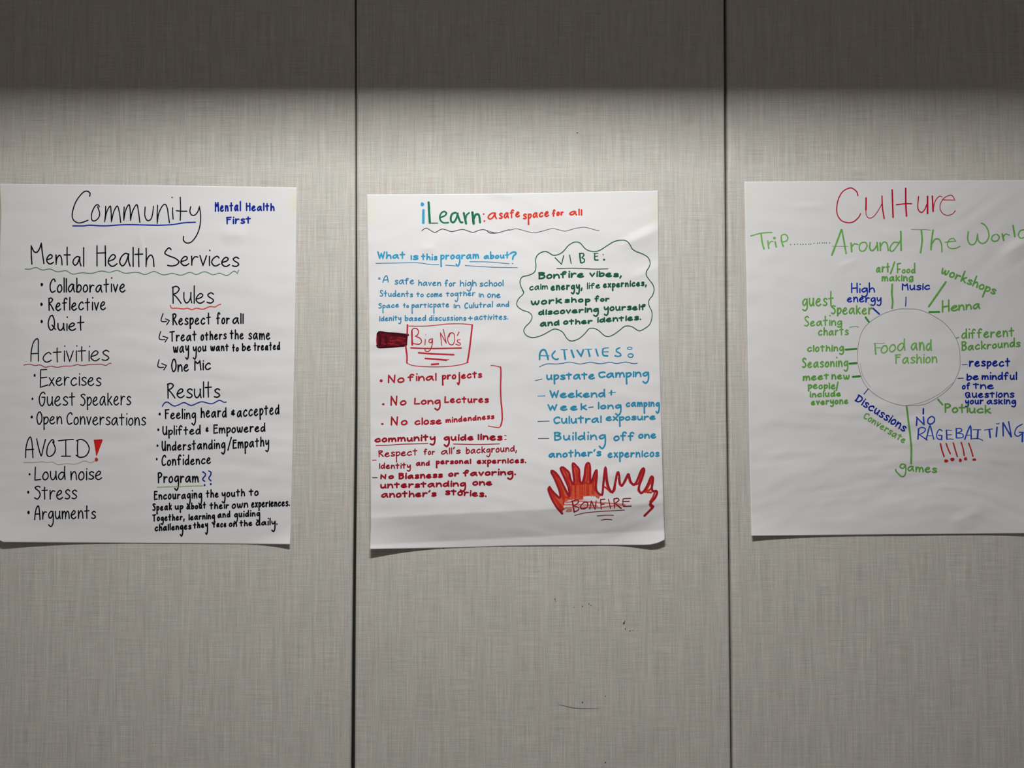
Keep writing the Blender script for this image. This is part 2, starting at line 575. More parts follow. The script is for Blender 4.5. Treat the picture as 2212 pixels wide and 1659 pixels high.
    def disc(self, p, rx, ry, col):
        self.zi += 1
        self.full(p, rx, ry, INK + self.layer + self.zi * 2.5e-7, self.matidx(col), 16)

    def dot(self, x, y, r, col, ry=None):
        self.disc(self.P(x, y), r / self.s, (ry or r) / self.s, col)
        return self

    def ring(self, x, y, rx, ry, w, col):
        pts = [self.P(x + rx * math.cos(t), y + ry * math.sin(t)) for t in [2 * math.pi * i / 20 for i in range(21)]]
        self.ribbon(pts, w / self.s, col)
        return self

    def st(self, s, w, col):
        """hand-traced strokes, in pixels of the current crop of the photo"""
        for pts in parse(s):
            self.ribbon(curve([self.P(*p) for p in pts]), w / self.s, col)
        return self

    def poly(self, s, col):
        c, mi = self.cur, self.matidx(col)
        pts = [self.P(*p) for p in parse(s)[0]]
        self.zi += 1
        ex = INK + self.layer + self.zi * 2.5e-7
        ys = [q[1] for q in pts]
        def cross(y):
            xs = []
            for a, d in zip(pts, pts[1:] + pts[:1]):
                if (a[1] <= y) != (d[1] <= y):
                    xs.append(a[0] + (y - a[1]) / (d[1] - a[1]) * (d[0] - a[0]))
            return sorted(xs)
        n = max(1, int((max(ys) - min(ys)) / 1.2))
        for i in range(n):                              # thin bands, so that the fill follows the sheet
            y0 = min(ys) + (max(ys) - min(ys)) * i / n
            y1 = min(ys) + (max(ys) - min(ys)) * (i + 1) / n
            c0, c1, cm = cross(y0 + 1e-3), cross(y1 - 1e-3), cross((y0 + y1) / 2)
            if len(c0) != len(cm): c0 = cm
            if len(c1) != len(cm): c1 = cm
            for k in range(0, len(cm) - 1, 2):
                m = max(1, int((cm[k + 1] - cm[k]) / 3))
                b = len(c['v'])
                for j in range(m + 1):
                    t = j / m
                    c['v'].append(self.pt(c0[k] + t * (c0[k + 1] - c0[k]), y0, ex))
                    c['v'].append(self.pt(c1[k] + t * (c1[k + 1] - c1[k]), y1, ex))
                for j in range(m):
                    a = b + 2 * j
                    c['f'].append((a, a + 1, a + 3, a + 2)); c['m'].append(mi)
        return self

    def tx(self, word, x0, x1, y0, y1, xh, cap, w, col, desc=None, slant=0.0, rot=False, gap=0.22):
        """a handwritten word fitted between x0 and x1 on a baseline y0 -> y1 (pixels of the crop)"""
        desc = desc if desc is not None else xh * 0.8
        L = math.hypot(x1 - x0, y1 - y0) if rot else (x1 - x0)
        ext = [(min(p[0] for t in FONT[ch] for p in t), max(p[0] for t in FONT[ch] for p in t)) for ch in word]
        hw = w / 2
        wsum = max(sum(hi - lo for lo, hi in ext), 0.05)
        ng = len(word) - 1
        gp = min(w * 0.95 + 0.10 * xh, 0.45 * (L - w) / ng) if ng else 0.0
        sc = (L - w - gp * ng) / wsum
        if ng and sc > 1.9 * xh:                       # widely spaced writing: keep the letters' shape
            sc = 1.9 * xh
            gp = (L - w - sc * wsum) / ng
        if not ng and wsum < 0.2: sc = xh
        adv, x = [], 0.0
        for lo, hi in ext:
            adv.append((x / sc, lo))
            x += (hi - lo) * sc + gp
        ca, sa = ((x1 - x0) / L, (y1 - y0) / L) if rot else (1, (y1 - y0) / max(1, x1 - x0))
        for ch, (off, lo) in zip(word, adv):
            dy, ky, kx = R.uniform(-.03, .03) * xh, R.uniform(.95, 1.05), R.uniform(-.02, .02)
            for s in FONT[ch]:
                pts = []
                for gx, gy in s:
                    X = hw + (off + gx + kx * gx) * sc
                    if gy > 1: Y = xh + (gy - 1) * (cap - xh)
                    elif gy < 0: Y = gy * desc
                    else: Y = gy * xh
                    Y = (Y * ky) + dy
                    Y = Y - hw * (1 if gy >= 1 else -1 if gy <= 0 else 2 * gy - 1)
                    X += slant * Y
                    if rot: pts.append(self.P(x0 + X * ca + Y * sa, y0 + X * sa - Y * ca))
                    else: pts.append(self.P(x0 + X, y0 + X * sa - Y))
                self.ribbon(curve(pts), w / self.s, col)
        return self

    def end(self):
        c = self.cur
        o = mesh_obj(c['name'], c['v'], c['f'], c['mats'], c['m'], c['parent'] or self.root)
        if c['label']: tag(o, c['label'])
        return o

# ------------------------------------------------------------------ how each sheet stands off the wall (metres)
def ripple(px, py, seed, amp=1.0):
    n = noise.noise
    y = py + 0.10 * px * n((px / 400, py / 400, seed + 2))
    z = amp * (0.00085 * n((px / 120, y / 27, seed)) + 0.0024 * n((px / 260, y / 130, seed + 5))
               + 0.00060 * n((px / 50, (y + 0.3 * px) / 34, seed + 9)))
    return z if z > -0.0006 else -0.0006 - 0.0012 * (1 - math.exp((z + 0.0006) / 0.0012))

def curl(px, py, cx, cy, lx, ly, amp):
    t = 1 - abs(px - cx) / lx - abs(py - cy) / ly
    return amp * t * t if t > 0 else 0.0

def fold(px, py, a, b, up, down, amp):
    """a crease from a to b: the sheet rises towards it from above and drops below it"""
    L = math.dist(a, b)
    tx, ty = (b[0] - a[0]) / L, (b[1] - a[1]) / L
    s = (px - a[0]) * tx + (py - a[1]) * ty
    d = -(px - a[0]) * ty + (py - a[1]) * tx
    e = max(0.0, min(1.0, min(s, L - s) / (0.4 * L)))
    e = e * e * (3 - 2 * e)
    if d < 0: k = max(0.0, 1 + d / up)
    else: k = max(0.0, 1 - d / down)
    return amp * e * k * k * (3 - 2 * k) if d < 0 else amp * e * k

def lift_a(px, py):
    z = 0.0008 + 0.0008 * min(1.0, max(0, 1185 - py) / 60) + ripple(px, py, 1.3) * min(1.0, 0.25 + max(0, py - 400) / 150) * min(1.0, 0.3 + max(0, 1190 - py) / 120)
    z += curl(px, py, -4, 1172, 300, 170, 0.012) + curl(px, py, 626, 1176, 110, 46, 0.008)
    z += fold(px, py, (470, 512), (540, 506), 30, 22, 0.0016)
    z += fold(px, py, (140, 590), (200, 650), 25, 10, 0.0010)
    z += fold(px, py, (300, 495), (312, 560), 8, 14, 0.0007)
    z += fold(px, py, (0, 690), (90, 740), 60, 60, 0.0012)
    return z

def lift_b(px, py):
    z = 0.0008 + 0.0008 * min(1.0, max(0, 1185 - py) / 60) + ripple(px, py, 4.1) * min(1.0, 0.25 + max(0, py - 415) / 150) * min(1.0, 0.3 + max(0, 1190 - py) / 120)
    z += curl(px, py, 799, 1187, 215, 105, 0.015) + curl(px, py, 1436, 1178, 135, 80, 0.014)
    z += fold(px, py, (350, 1141.5), (1800, 1069), 230, 58, 0.0125)
    z += fold(px, py, (1330, 540), (1440, 488), 22, 40, 0.0040)
    z += fold(px, py, (1350, 610), (1440, 570), 20, 30, 0.0022)
    z += fold(px, py, (905, 540), (945, 535), 16, 12, 0.0012)
    z += fold(px, py, (1040, 415), (1120, 426), 8, 14, 0.0012)
    return z

def lift_c(px, py):
    z = 0.0008 + 0.0008 * min(1.0, max(0, 1185 - py) / 60) + ripple(px, py, 8.7) * min(1.0, 0.25 + max(0, py - 390) / 150) * min(1.0, 0.3 + max(0, 1170 - py) / 120)
    z += curl(px, py, 1623, 1158, 250, 60, 0.007) + 0.0012 * max(0, (py - 1050) / 105)
    z += fold(px, py, (2150, 562), (2250, 505), 24, 30, 0.0032)
    z += fold(px, py, (2045, 1133), (2130, 1105), 22, 26, 0.0019)
    z += fold(px, py, (1690, 447), (1800, 445), 12, 14, 0.0008)
    z += fold(px, py, (1800, 580), (1860, 560), 10, 16, 0.0009)
    z += curl(px, py, 2246, 1152, 160, 120, 0.005)
    return z

# ------------------------------------------------------------------ the ink colours as they read in the photo
BLACK = (7, 7, 16)
NAVY = (14, 32, 125)
# ================================================================== poster 1: Community
K1 = 0.70
p = Poster('black-lettered poster titled Community with a solid red exclamation mark, left of the dark seams',
           [(-1, 397.5), (1.5, 460), (-1, 540), (-4, 800), (-6, 1150), (-3, 1166)],
           [(640.9, 405), (638.9, 590), (635.2, 815), (631.8, 985), (628, 1140), (626.3, 1176)],
           [(-1, 397.5), (330, 399.8), (500, 402.5), (640.9, 405)],
           [(-3, 1166), (7, 1171.5), (160, 1172.6), (330, 1174), (626.3, 1176)],
           lift_a, [(0, 440, 18, 36, 0.8), (636, 440, 16, 30, 0.8)], K1)
A_, B_, C_, D_ = (0, 390, 6.636), (320, 390, 6.636), (30, 580, 7.213), (330, 590, 6.9125)
E_, F_, G_, H_ = (30, 780, 6.9125), (320, 800, 6.703), (0, 960, 6.703), (320, 980, 6.703)

p.part('title_lettering').crop(*A_)
p.st('1285,225 1290,180 1240,150 1170,190 1080,320 1035,480 1050,560 1100,600 1160,605 1260,570', 18, BLACK)
p.st('1425,375 1400,345 1360,370 1315,470 1315,560 1350,580 1400,550 1430,480 1400,375', 18, BLACK)
p.st('1515,370 1512,480 1500,590 1500,590 1530,450 1580,365 1592,450 1597,590 1597,590 1630,450 1680,365 1710,450 1730,600', 18, BLACK)
p.st('1780,380 1775,480 1775,570 1775,570 1800,430 1850,345 1868,450 1870,570 1870,570 1900,440 1960,345 1985,450 2005,600', 18, BLACK)
p.crop(*B_)
p.st('-43,380 -48,500 -20,565 10,575 45,545 65,470 75,370', 18, BLACK)
p.st('135,355 130,500 130,615 130,615 150,480 200,370 245,340 275,400 290,500 305,605', 18, BLACK)
p.st('350,390 352,470 358,553|342,240 345,243', 18, BLACK)
p.st('460,240 465,400 460,570|405,432 480,440 555,440', 18, BLACK)
p.st('610,375 598,440 620,492 670,495 715,440 735,372 735,372 752,500 742,650 695,785 620,880 550,895 505,855 508,800', 18, BLACK)
t = p.end()
p.part('underline', 'blue underline', t).crop(*A_)
p.st('1045,650 1200,650 1290,640 1500,650 1800,632 2130,638 2300,640 2480,630 2640,605 2800,598', 20, (16, 38, 140)); p.end()

p.part('subtitle_lettering', 'blue subtitle').crop(*B_)
p.tx('Mental', 950, 1330, 450, 440, 98, 150, 24, NAVY).tx('Health', 1395, 1812, 440, 438, 85, 125, 24, NAVY).tx('First', 1112, 1472, 632, 620, 85, 115, 24, NAVY); p.end()

p.part('heading_lettering').crop(*A_)
p.st('458,1198 450,1080 447,935 447,935 485,1015 525,1030 565,980 592,898 592,898 605,1020 630,1190', 20, BLACK)
p.tx('ental', 655, 1200, 1195, 1240, 155, 285, 20, BLACK).tx('Health', 1370, 2205, 1238, 1238, 195, 295, 20, BLACK)
p.crop(*B_)
p.st('328,990 300,963 255,1005 240,1045 300,1080 390,1115 442,1165 405,1210 330,1225 280,1215', 20, BLACK)
p.tx('ervices', 455, 1298, 1222, 1240, 155, 250, 20, BLACK)
t = p.end()
p.part('underline', 'green wavy underline', t).crop(*A_)
GW = (62, 105, 75)
p.st('360,1268 430,1270 515,1247 610,1283 715,1268 820,1307 945,1293 1040,1340 1180,1322 1310,1330 1450,1297 1570,1315 1680,1288 1790,1328 1960,1315 2070,1347 2124,1333 2214,1304 2343,1353 2468,1330 2593,1357 2723,1315 2813,1347 2933,1307 3053,1350 3148,1328 3253,1360 3358,1297 3403,1335 3403,1335 3421,1283', 12, GW); p.end()

p.part('bullet_list_lettering').crop(*C_)
p.dot(435, 250, 21, BLACK, 27).tx('Collaborative', 548, 1738, 380, 372, 138, 240, 22, BLACK)
p.dot(430, 558, 20, BLACK, 27).tx('Reflective', 528, 1432, 662, 655, 140, 215, 22, BLACK)
p.dot(433, 826, 19, BLACK, 27).tx('Quiet', 518, 1098, 972, 975, 130, 245, 22, BLACK); p.end()

p.part('heading_lettering').crop(*C_)
p.st('265,1443 270,1300 300,1165 345,1100 378,1108 380,1250 382,1442|272,1328 378,1322', 19, BLACK)
p.tx('ctivities', 438, 1478, 1468, 1445, 175, 255, 19, BLACK)
t = p.end()
p.part('underline', 'dark pink wavy underline', t).crop(*C_)
p.st('155,1505 240,1490 330,1512 410,1502 490,1538 580,1520 670,1540 780,1520 900,1518 990,1497 1060,1512 1180,1497 1370,1492 1425,1512 1495,1475 1515,1483', 13, (135, 45, 60)); p.end()

p.part('bullet_list_lettering').crop(*E_)
p.dot(310, 213, 15, BLACK, 22)
p.st('490,125 400,130 400,130 395,390 395,390 510,355|405,250 490,240', 19, BLACK).tx('xercises', 515, 1300, 372, 376, 142, 190, 19, BLACK)
p.dot(277, 563, 14, BLACK, 20).tx('Guest', 365, 915, 678, 670, 150, 228, 19, BLACK).tx('Speakers', 985, 1745, 672, 662, 145, 200, 19, BLACK, 60)
p.dot(267, 835, 18, BLACK, 22).tx('Open', 330, 718, 955, 945, 122, 205, 19, BLACK, 75).tx('Conversations', 780, 1968, 950, 968, 130, 200, 19, BLACK); p.end()

p.part('heading_lettering').crop(*E_)
p.st('175,1440 180,1300 210,1180 245,1133 268,1200 278,1320 285,1440|175,1325 295,1318', 19, BLACK)
p.st('340,1160 370,1300 400,1402 415,1402 440,1290 472,1168', 19, BLACK)
p.st('600,1215 590,1178 560,1180 505,1270 492,1390 530,1425 590,1390 620,1310 580,1205', 19, BLACK)
p.st('665,1190 780,1176 890,1168|775,1175 775,1420|710,1420 845,1420', 18, BLACK)
p.st('955,1180 948,1300 955,1420|935,1190 1000,1168 1080,1210 1125,1310 1080,1410 990,1438 930,1405', 19, BLACK)
t = p.end()
p.part('exclamation_mark', 'solid red exclamation mark', t).crop(*E_)
p.poly('1190,1168 1318,1166 1326,1184 1282,1300 1240,1412 1228,1412 1210,1290', (170, 30, 28)).dot(1232, 1471, 25, (170, 34, 32), 30); p.end()
p.part('underline', 'thin grey-green wavy underline', t).crop(*G_)
p.st('340,262 480,265 610,252 680,262 760,255 840,293 960,280 1100,285 1220,240 1310,265 1370,240', 7, (112, 112, 98)); p.end()

p.part('bullet_list_lettering').crop(*G_)
p.dot(428, 432, 14, BLACK, 18).tx('Loud', 490, 945, 528, 515, 135, 215, 19, BLACK).tx('noise', 1012, 1478, 522, 512, 135, 170, 19, BLACK)
p.dot(409, 692, 16, BLACK, 22).tx('Stress', 488, 1112, 800, 795, 150, 205, 19, BLACK)
p.dot(413, 985, 18, BLACK, 26).tx('Arguments', 492, 1385, 1095, 1078, 128, 218, 19, BLACK, 105); p.end()

p.part('heading_lettering').crop(*D_).tx('Rules', 278, 905, 458, 455, 168, 285, 20, BLACK); t = p.end()
p.part('underline', 'orange-red wavy underline', t).crop(*D_)
p.st('262,480 272,515 300,525 360,522 460,535 515,523 585,545 650,523 750,538 850,500 930,505 970,480 1015,462', 17, (192, 66, 52)); p.end()

p.part('arrow_list_lettering').crop(*D_)
for s in ('153,605 125,690 130,718 165,725 205,720|190,682 248,708 248,708 208,772', '118,872 95,950 102,985 140,995 182,990|150,942 225,965 225,965 183,1030',
          '95,1292 75,1370 82,1400 120,1410 160,1405|135,1350 205,1380 205,1380 165,1445'):
    p.st(s, 17, BLACK)
p.tx('Respect', 285, 868, 782, 765, 115, 190, 22, BLACK, 62).tx('for', 945, 1148, 768, 765, 105, 185, 22, BLACK).tx('all', 1182, 1352, 765, 762, 112, 165, 22, BLACK)
p.tx('Treat', 245, 655, 1030, 1010, 105, 160, 22, BLACK).tx('others', 708, 1102, 1015, 990, 100, 145, 22, BLACK).tx('the', 1145, 1360, 990, 992, 98, 150, 22, BLACK).tx('same', 1420, 1755, 990, 998, 108, 125, 22, BLACK)
p.tx('way', 298, 542, 1195, 1185, 105, 140, 22, BLACK, 108).tx('you', 592, 800, 1190, 1172, 95, 140, 22, BLACK, 105).tx('want', 855, 1135, 1165, 1170, 85, 120, 22, BLACK).tx('to', 1180, 1285, 1172, 1172, 75, 125, 22, BLACK).tx('be', 1325, 1468, 1165, 1165, 82, 120, 22, BLACK).tx('treated', 1502, 1902, 1165, 1150, 88, 135, 22, BLACK)
p.tx('One', 268, 540, 1485, 1470, 115, 198, 22, BLACK).tx('Mic', 612, 868, 1462, 1450, 122, 160, 22, BLACK); p.end()

p.part('heading_lettering').crop(*F_).tx('Results', 265, 1038, 412, 396, 150, 240, 20, BLACK); t = p.end()
p.part('underline', 'blue wavy underline', t).crop(*F_)
p.st('205,520 235,475 280,460 370,515 440,500 520,467 620,508 700,480 780,455 920,483 1030,433 1090,460 1130,460', 17, (18, 38, 130)); p.end()

p.part('bullet_list_lettering').crop(*F_)
p.dot(167, 632, 17, BLACK, 22).tx('Feeling', 235, 692, 708, 705, 100, 158, 21, BLACK, 102).tx('heard', 755, 1135, 690, 682, 108, 155, 21, BLACK).tx('&', 1195, 1255, 660, 655, 45, 85, 19, BLACK).tx('accepted', 1280, 1900, 685, 636, 112, 155, 21, BLACK, 65)
p.dot(147, 860, 16, BLACK, 20).tx('Uplifted', 200, 762, 942, 932, 88, 140, 21, BLACK, 52).tx('&', 826, 875, 895, 892, 40, 75, 18, BLACK).tx('Empowered', 938, 1698, 922, 890, 92, 145, 21, BLACK, 52)
p.dot(135, 1090, 15, BLACK, 18).tx('Understanding', 190, 1118, 1172, 1138, 97, 148, 21, BLACK, 82).st('1205,970 1180,1060 1155,1155', 21, BLACK).tx('Empathy', 1218, 1752, 1138, 1102, 102, 145, 21, BLACK, 88)
p.dot(125, 1285, 13, BLACK, 20).tx('Confidence', 188, 910, 1388, 1358, 97, 158, 21, BLACK); p.end()

p.part('heading_lettering').crop(*H_).tx('Program', 132, 732, 430, 418, 105, 175, 22, BLACK, 115); t = p.end()
p.part('underline', 'olive green underline', t).crop(*H_).st('130,485 300,478 450,475 790,465', 17, (140, 155, 108)); p.end()
p.part('question_marks', 'blue question marks', t).crop(*H_)
p.st('790,262 830,290 825,320 790,360 795,380 820,400|880,250 910,270 905,310 880,345 885,370 910,392', 20, (16, 38, 125)).dot(817, 455, 14, (16, 38, 125), 16).dot(907, 440, 14, (16, 38, 125), 17); p.end()

p.part('paragraph_lettering').crop(*H_)
W = 21
p.tx('Encouraging', 78, 782, 672, 650, 85, 132, W, BLACK, 100).tx('the', 832, 1022, 640, 635, 80, 125, W, BLACK).tx('youth', 1058, 1402, 635, 618, 80, 115, W, BLACK, 92).tx('to', 1455, 1598, 615, 612, 82, 115, W, BLACK)
p.tx('Speak', 58, 345, 832, 818, 76, 112, W, BLACK, 55).tx('up', 380, 508, 812, 810, 68, 90, W, BLACK, 52).tx('about', 550, 840, 812, 798, 66, 105, W, BLACK).tx('their', 885, 1172, 808, 798, 72, 105, W, BLACK).tx('own', 1205, 1448, 802, 780, 80, 100, W, BLACK).tx('experiences.', 1488, 2052, 785, 762, 82, 100, W, BLACK, 52)
p.tx('Together,', 58, 530, 985, 965, 70, 105, W, BLACK, 60).tx('learning', 580, 968, 968, 948, 70, 98, W, BLACK, 72).tx('and', 1000, 1190, 938, 925, 70, 108, W, BLACK).tx('guiding', 1238, 1622, 930, 908, 70, 105, W, BLACK, 80)
p.tx('challenges', 90, 625, 1125, 1098, 72, 105, W, BLACK, 95).tx('they', 650, 868, 1088, 1068, 65, 95, W, BLACK, 105).tx('face', 935, 1135, 1072, 1065, 66, 105, W, BLACK).tx('on', 1162, 1288, 1062, 1060, 70, 90, W, BLACK).tx('the', 1318, 1510, 1058, 1048, 65, 98, W, BLACK).tx('daily.', 1552, 1872, 1048, 1035, 70, 115, W, BLACK, 102); p.end()

# ================================================================== poster 2: iLearn
K2 = 1.02
p = Poster('poster with a green cloud outline and red bonfire drawing, on the middle fabric panel',
           [(792, 420), (796, 640), (799, 900), (800.4, 1060), (800.6, 1140), (799, 1186.6)],
           [(1422, 411.5), (1423.4, 600), (1425, 760), (1430.8, 990), (1434.3, 1120), (1436, 1163), (1435.2, 1166.5)],
           [(792, 420), (950, 419.3), (1105, 418), (1300, 414), (1422, 411.5)],
           [(799, 1186.6), (1000, 1183), (1090, 1180), (1180, 1178.6), (1390, 1177.6), (1404, 1177), (1420, 1173.5), (1435.2, 1166.5)],
           lift_b, [(794, 455, 24, 34, 0.7), (1420, 455, 22, 38, 0.7)], K2)
I_, J_, Q1, L_ = (780, 400, 6.703), (1100, 400, 6.506), (800, 580, 6.9125), (1110, 560, 6.9125)
M_, N_, O_, P_ = (800, 690, 6.9129), (1140, 730, 6.1433), (795, 920, 6.32), (1160, 980, 7.539)
TEAL, GRN, RED, CY = (28, 112, 84), (30, 88, 68), (212, 62, 48), (50, 142, 178)
SKY, BL, CRIM, DKR = (54, 156, 196), (48, 132, 172), (170, 32, 46), (150, 24, 40)

p.part('title_lettering').crop(*I_)
p.dot(887, 278, 26, SKY, 30).st('903,362 901,545', 39, SKY)
p.st('978,250 986,400 995,540', 36, TEAL).st('985,550 1110,549', 17, TEAL)
p.st('1150,468 1215,440 1236,405 1205,380 1165,400 1140,450 1150,510 1195,545 1265,542', 25, TEAL)
p.st('1370,398 1320,415 1297,480 1310,532 1345,535 1380,480 1400,410|1392,410 1415,480 1440,535 1468,538', 30, TEAL)
p.st('1487,405 1505,480 1520,555', 34, TEAL).st('1515,490 1530,430 1565,402', 25, TEAL)
p.st('1612,395 1622,480 1630,555', 39, TEAL).st('1635,480 1660,425 1700,425 1715,470 1722,540', 32, TEAL)
t = p.end()
p.part('subtitle_lettering', 'orange-red subtitle').crop(*I_)
p.dot(1775, 418, 13, RED).dot(1785, 520, 14, RED)
p.tx('a', 1822, 1965, 512, 500, 112, 120, 24, RED).tx('safe', 1988, 2302, 498, 468, 95, 132, 24, RED)
p.crop(*J_).tx('space', 185, 560, 485, 445, 85, 100, 24, RED, 90).tx('for', 598, 765, 450, 425, 65, 112, 24, RED).tx('all', 836, 1020, 432, 430, 70, 100, 24, RED); p.end()
p.part('underline', 'dark wavy underline', t).crop(*I_)
DK = (48, 42, 56)
p.st('880,660 920,628 960,627 1060,683 1110,665 1170,635 1240,650 1310,672 1390,655 1470,640 1540,660 1620,683 1700,655 1770,642 1820,660 1860,690 1900,695 1980,690 2100,655 2150,645', 11, DK)
p.st('1820,655 1930,690|1840,690 1960,688|1830,665 1880,697 1940,688', 6, DK)
p.crop(*J_).st('0,633 95,613 180,630 330,668 450,650 600,610 700,628 790,645 900,615 1030,592 1110,600 1230,635 1265,635', 8, (66, 62, 78)); p.end()

p.part('heading_lettering').crop(*I_)
p.tx('What', 228, 640, 1068, 1072, 75, 118, 24, SKY).tx('Is', 708, 826, 1088, 1085, 75, 80, 24, SKY).tx('this', 866, 1105, 1088, 1092, 68, 105, 24, SKY).tx('program', 1140, 1708, 1082, 1070, 78, 100, 24, SKY, 108).tx('about', 1770, 2150, 1075, 1062, 65, 115, 24, SKY)
p.crop(*J_).st('15,962 55,940 90,945 92,968 60,995 48,1040', 26, SKY); t = p.end()
p.part('underline', None, t).crop(*I_)
p.st('215,1132 500,1127 800,1122 1000,1147 1125,1150|1225,1157 1380,1170|1505,1163 1850,1185 2265,1193|1575,1108 1850,1112 2145,1138|2185,1133 2200,1137', 11, BL); p.end()

p.part('paragraph_lettering').crop(*Q1)
W = 17
p.ring(133, 150, 12, 12, 14, BL).tx('A', 180, 275, 215, 212, 60, 108, W, BL).tx('safe', 356, 655, 242, 236, 76, 102, W, BL).tx('haven', 710, 1055, 262, 264, 68, 98, W, BL).tx('for', 1106, 1275, 272, 270, 65, 112, W, BL).tx('high', 1330, 1585, 270, 268, 70, 100, W, BL, 75).tx('school', 1625, 1985, 272, 268, 66, 100, W, BL)
p.tx('Students', 135, 635, 422, 432, 62, 105, W, BL).tx('to', 684, 795, 428, 430, 55, 82, W, BL).tx('come', 836, 1076, 432, 428, 62, 70, W, BL).tx('togther', 1126, 1568, 422, 412, 62, 78, W, BL, 85).tx('in', 1610, 1695, 432, 434, 58, 70, W, BL).tx('one', 1740, 1945, 438, 440, 66, 80, W, BL)
p.tx('Space', 115, 428, 604, 582, 58, 88, W, BL, 72).tx('to', 486, 575, 590, 592, 50, 80, W, BL).tx('particpate', 610, 1178, 594, 582, 62, 78, W, BL, 90).tx('in', 1234, 1340, 598, 596, 60, 72, W, BL).tx('Culutral', 1400, 1828, 602, 582, 62, 95, W, BL).tx('and', 1880, 2072, 578, 576, 56, 95, W, BL)
p.tx('Idenity', 130, 462, 792, 780, 60, 82, W, BL, 52).tx('based', 510, 832, 788, 784, 62, 92, W, BL).tx('discussions', 870, 1430, 786, 780, 62, 92, W, BL).tx('+', 1456, 1530, 775, 775, 64, 64, W, BL).tx('activites.', 1545, 2055, 772, 766, 64, 88, W, BL); p.end()

SG = (186, 42, 58)
p.part('sign_drawing', 'red outlined sign with a dark red handle').crop(*Q1)
p.poly('95,985 112,945 135,940 400,965 575,985 560,1010 545,1150 505,1165 330,1178 150,1190 90,1165 92,1080', (96, 18, 28))
p.layer = 2e-5
H1, H2, H3 = (58, 10, 22), (132, 30, 40), (70, 12, 24)
p.st('105,1000 130,950 270,965 420,975 565,992', 30, H1).st('100,1150 130,1178 300,1172 500,1155', 28, H1).st('545,1000 538,1140', 24, H1).st('100,1000 95,1080 105,1160', 18, (150, 30, 48))
p.st('140,990 150,1050 140,1140 160,1170|230,1020 240,1100 230,1150|330,990 420,1000 540,1020', 34, H3)
p.layer = 5e-5
p.st('180,1050 190,1080|175,1110 230,1130|300,1040 320,1030|370,1070 460,1085|420,1030 520,1045|480,1110 530,1120|300,1130 420,1145', 22, H2)
p.st('290,1080 360,1085|260,1120 360,1115|400,1060 500,1075', 12, (165, 38, 45))
p.layer = 7e-5
p.st('555,842 550,980', 26, SG).st('528,1160 540,1250 548,1320 545,1405', 26, SG)
p.st('575,858 750,860 900,855 1050,838 1150,828 1350,825 1525,838', 12, SG).st('1522,845 1505,1000 1490,1130 1470,1280 1448,1400', 26, SG)
p.st('545,1415 650,1450 900,1468 1150,1462 1350,1435 1465,1400', 12, SG); p.end()
p.layer = 0.0
p.part('heading_lettering').crop(*Q1)
HB = (180, 36, 50)
p.st('620,930 622,1040 625,1140', 26, HB).st('620,925 640,898 690,895 720,940 705,990 670,1010 670,1010 740,1040 765,1090 730,1130 635,1120', 16, HB)
p.st('820,1058 815,1140', 14, HB).dot(828, 990, 6, HB).st('925,1048 885,1060 875,1095 910,1108 930,1050 930,1050 925,1130 890,1220 850,1240 820,1228 815,1205', 15, HB)
p.st('1065,1148 1055,1050 1046,960 1046,960 1135,1118 1135,1118 1090,910', 14, HB).st('1230,960 1185,968 1155,1050 1178,1125 1230,1138 1260,1070 1250,980 1215,957 1185,985 1175,1020', 14, HB)
p.st('1325,948 1300,1000', 15, HB).st('1338,1062 1300,1072 1305,1098 1345,1120 1328,1146 1275,1128', 14, HB)
t = p.end()
p.part('underline', 'four stacked red dashes', t).crop(*Q1)
p.st('605,1185 900,1195 1358,1187', 22, SG).st('720,1258 950,1275 1245,1287', 26, SG).st('820,1343 1000,1355 1135,1370', 26, SG).st('1140,1362 1172,1360', 10, SG).st('915,1432 1015,1424', 28, SG); p.end()

p.part('bullet_list_lettering').crop(*M_)
W = 25
p.ring(162, 916, 14, 13, 20, CRIM).tx('No', 250, 504, 955, 952, 90, 128, W, CRIM).tx('final', 552, 982, 928, 918, 82, 122, W, CRIM).tx('projects', 1062, 1666, 905, 875, 80, 105, W, CRIM, 92)
p.dot(193, 1266, 20, CRIM, 16).tx('No', 290, 534, 1295, 1285, 80, 155, W, CRIM).tx('Long', 645, 1046, 1275, 1275, 78, 115, W, CRIM, 88).tx('Lectures', 1098, 1766, 1252, 1248, 76, 105, W, CRIM)
p.dot(180, 1562, 20, CRIM, 14).tx('No', 294, 552, 1585, 1585, 84, 140, W, CRIM).tx('close', 652, 1066, 1582, 1568, 82, 115, W, CRIM).tx('mindendness', 1118, 1850, 1552, 1490, 64, 92, 22, CRIM); p.end()
p.part('bracket', 'tall red square bracket').crop(*M_)
p.st('1800,687 1870,693 1935,712', 13, SG).st('1945,712 1950,800 1945,1000 1950,1200 1965,1350 1968,1500 1945,1590', 24, SG).st('1945,1590 1920,1615 1840,1605 1760,1590', 13, SG); p.end()

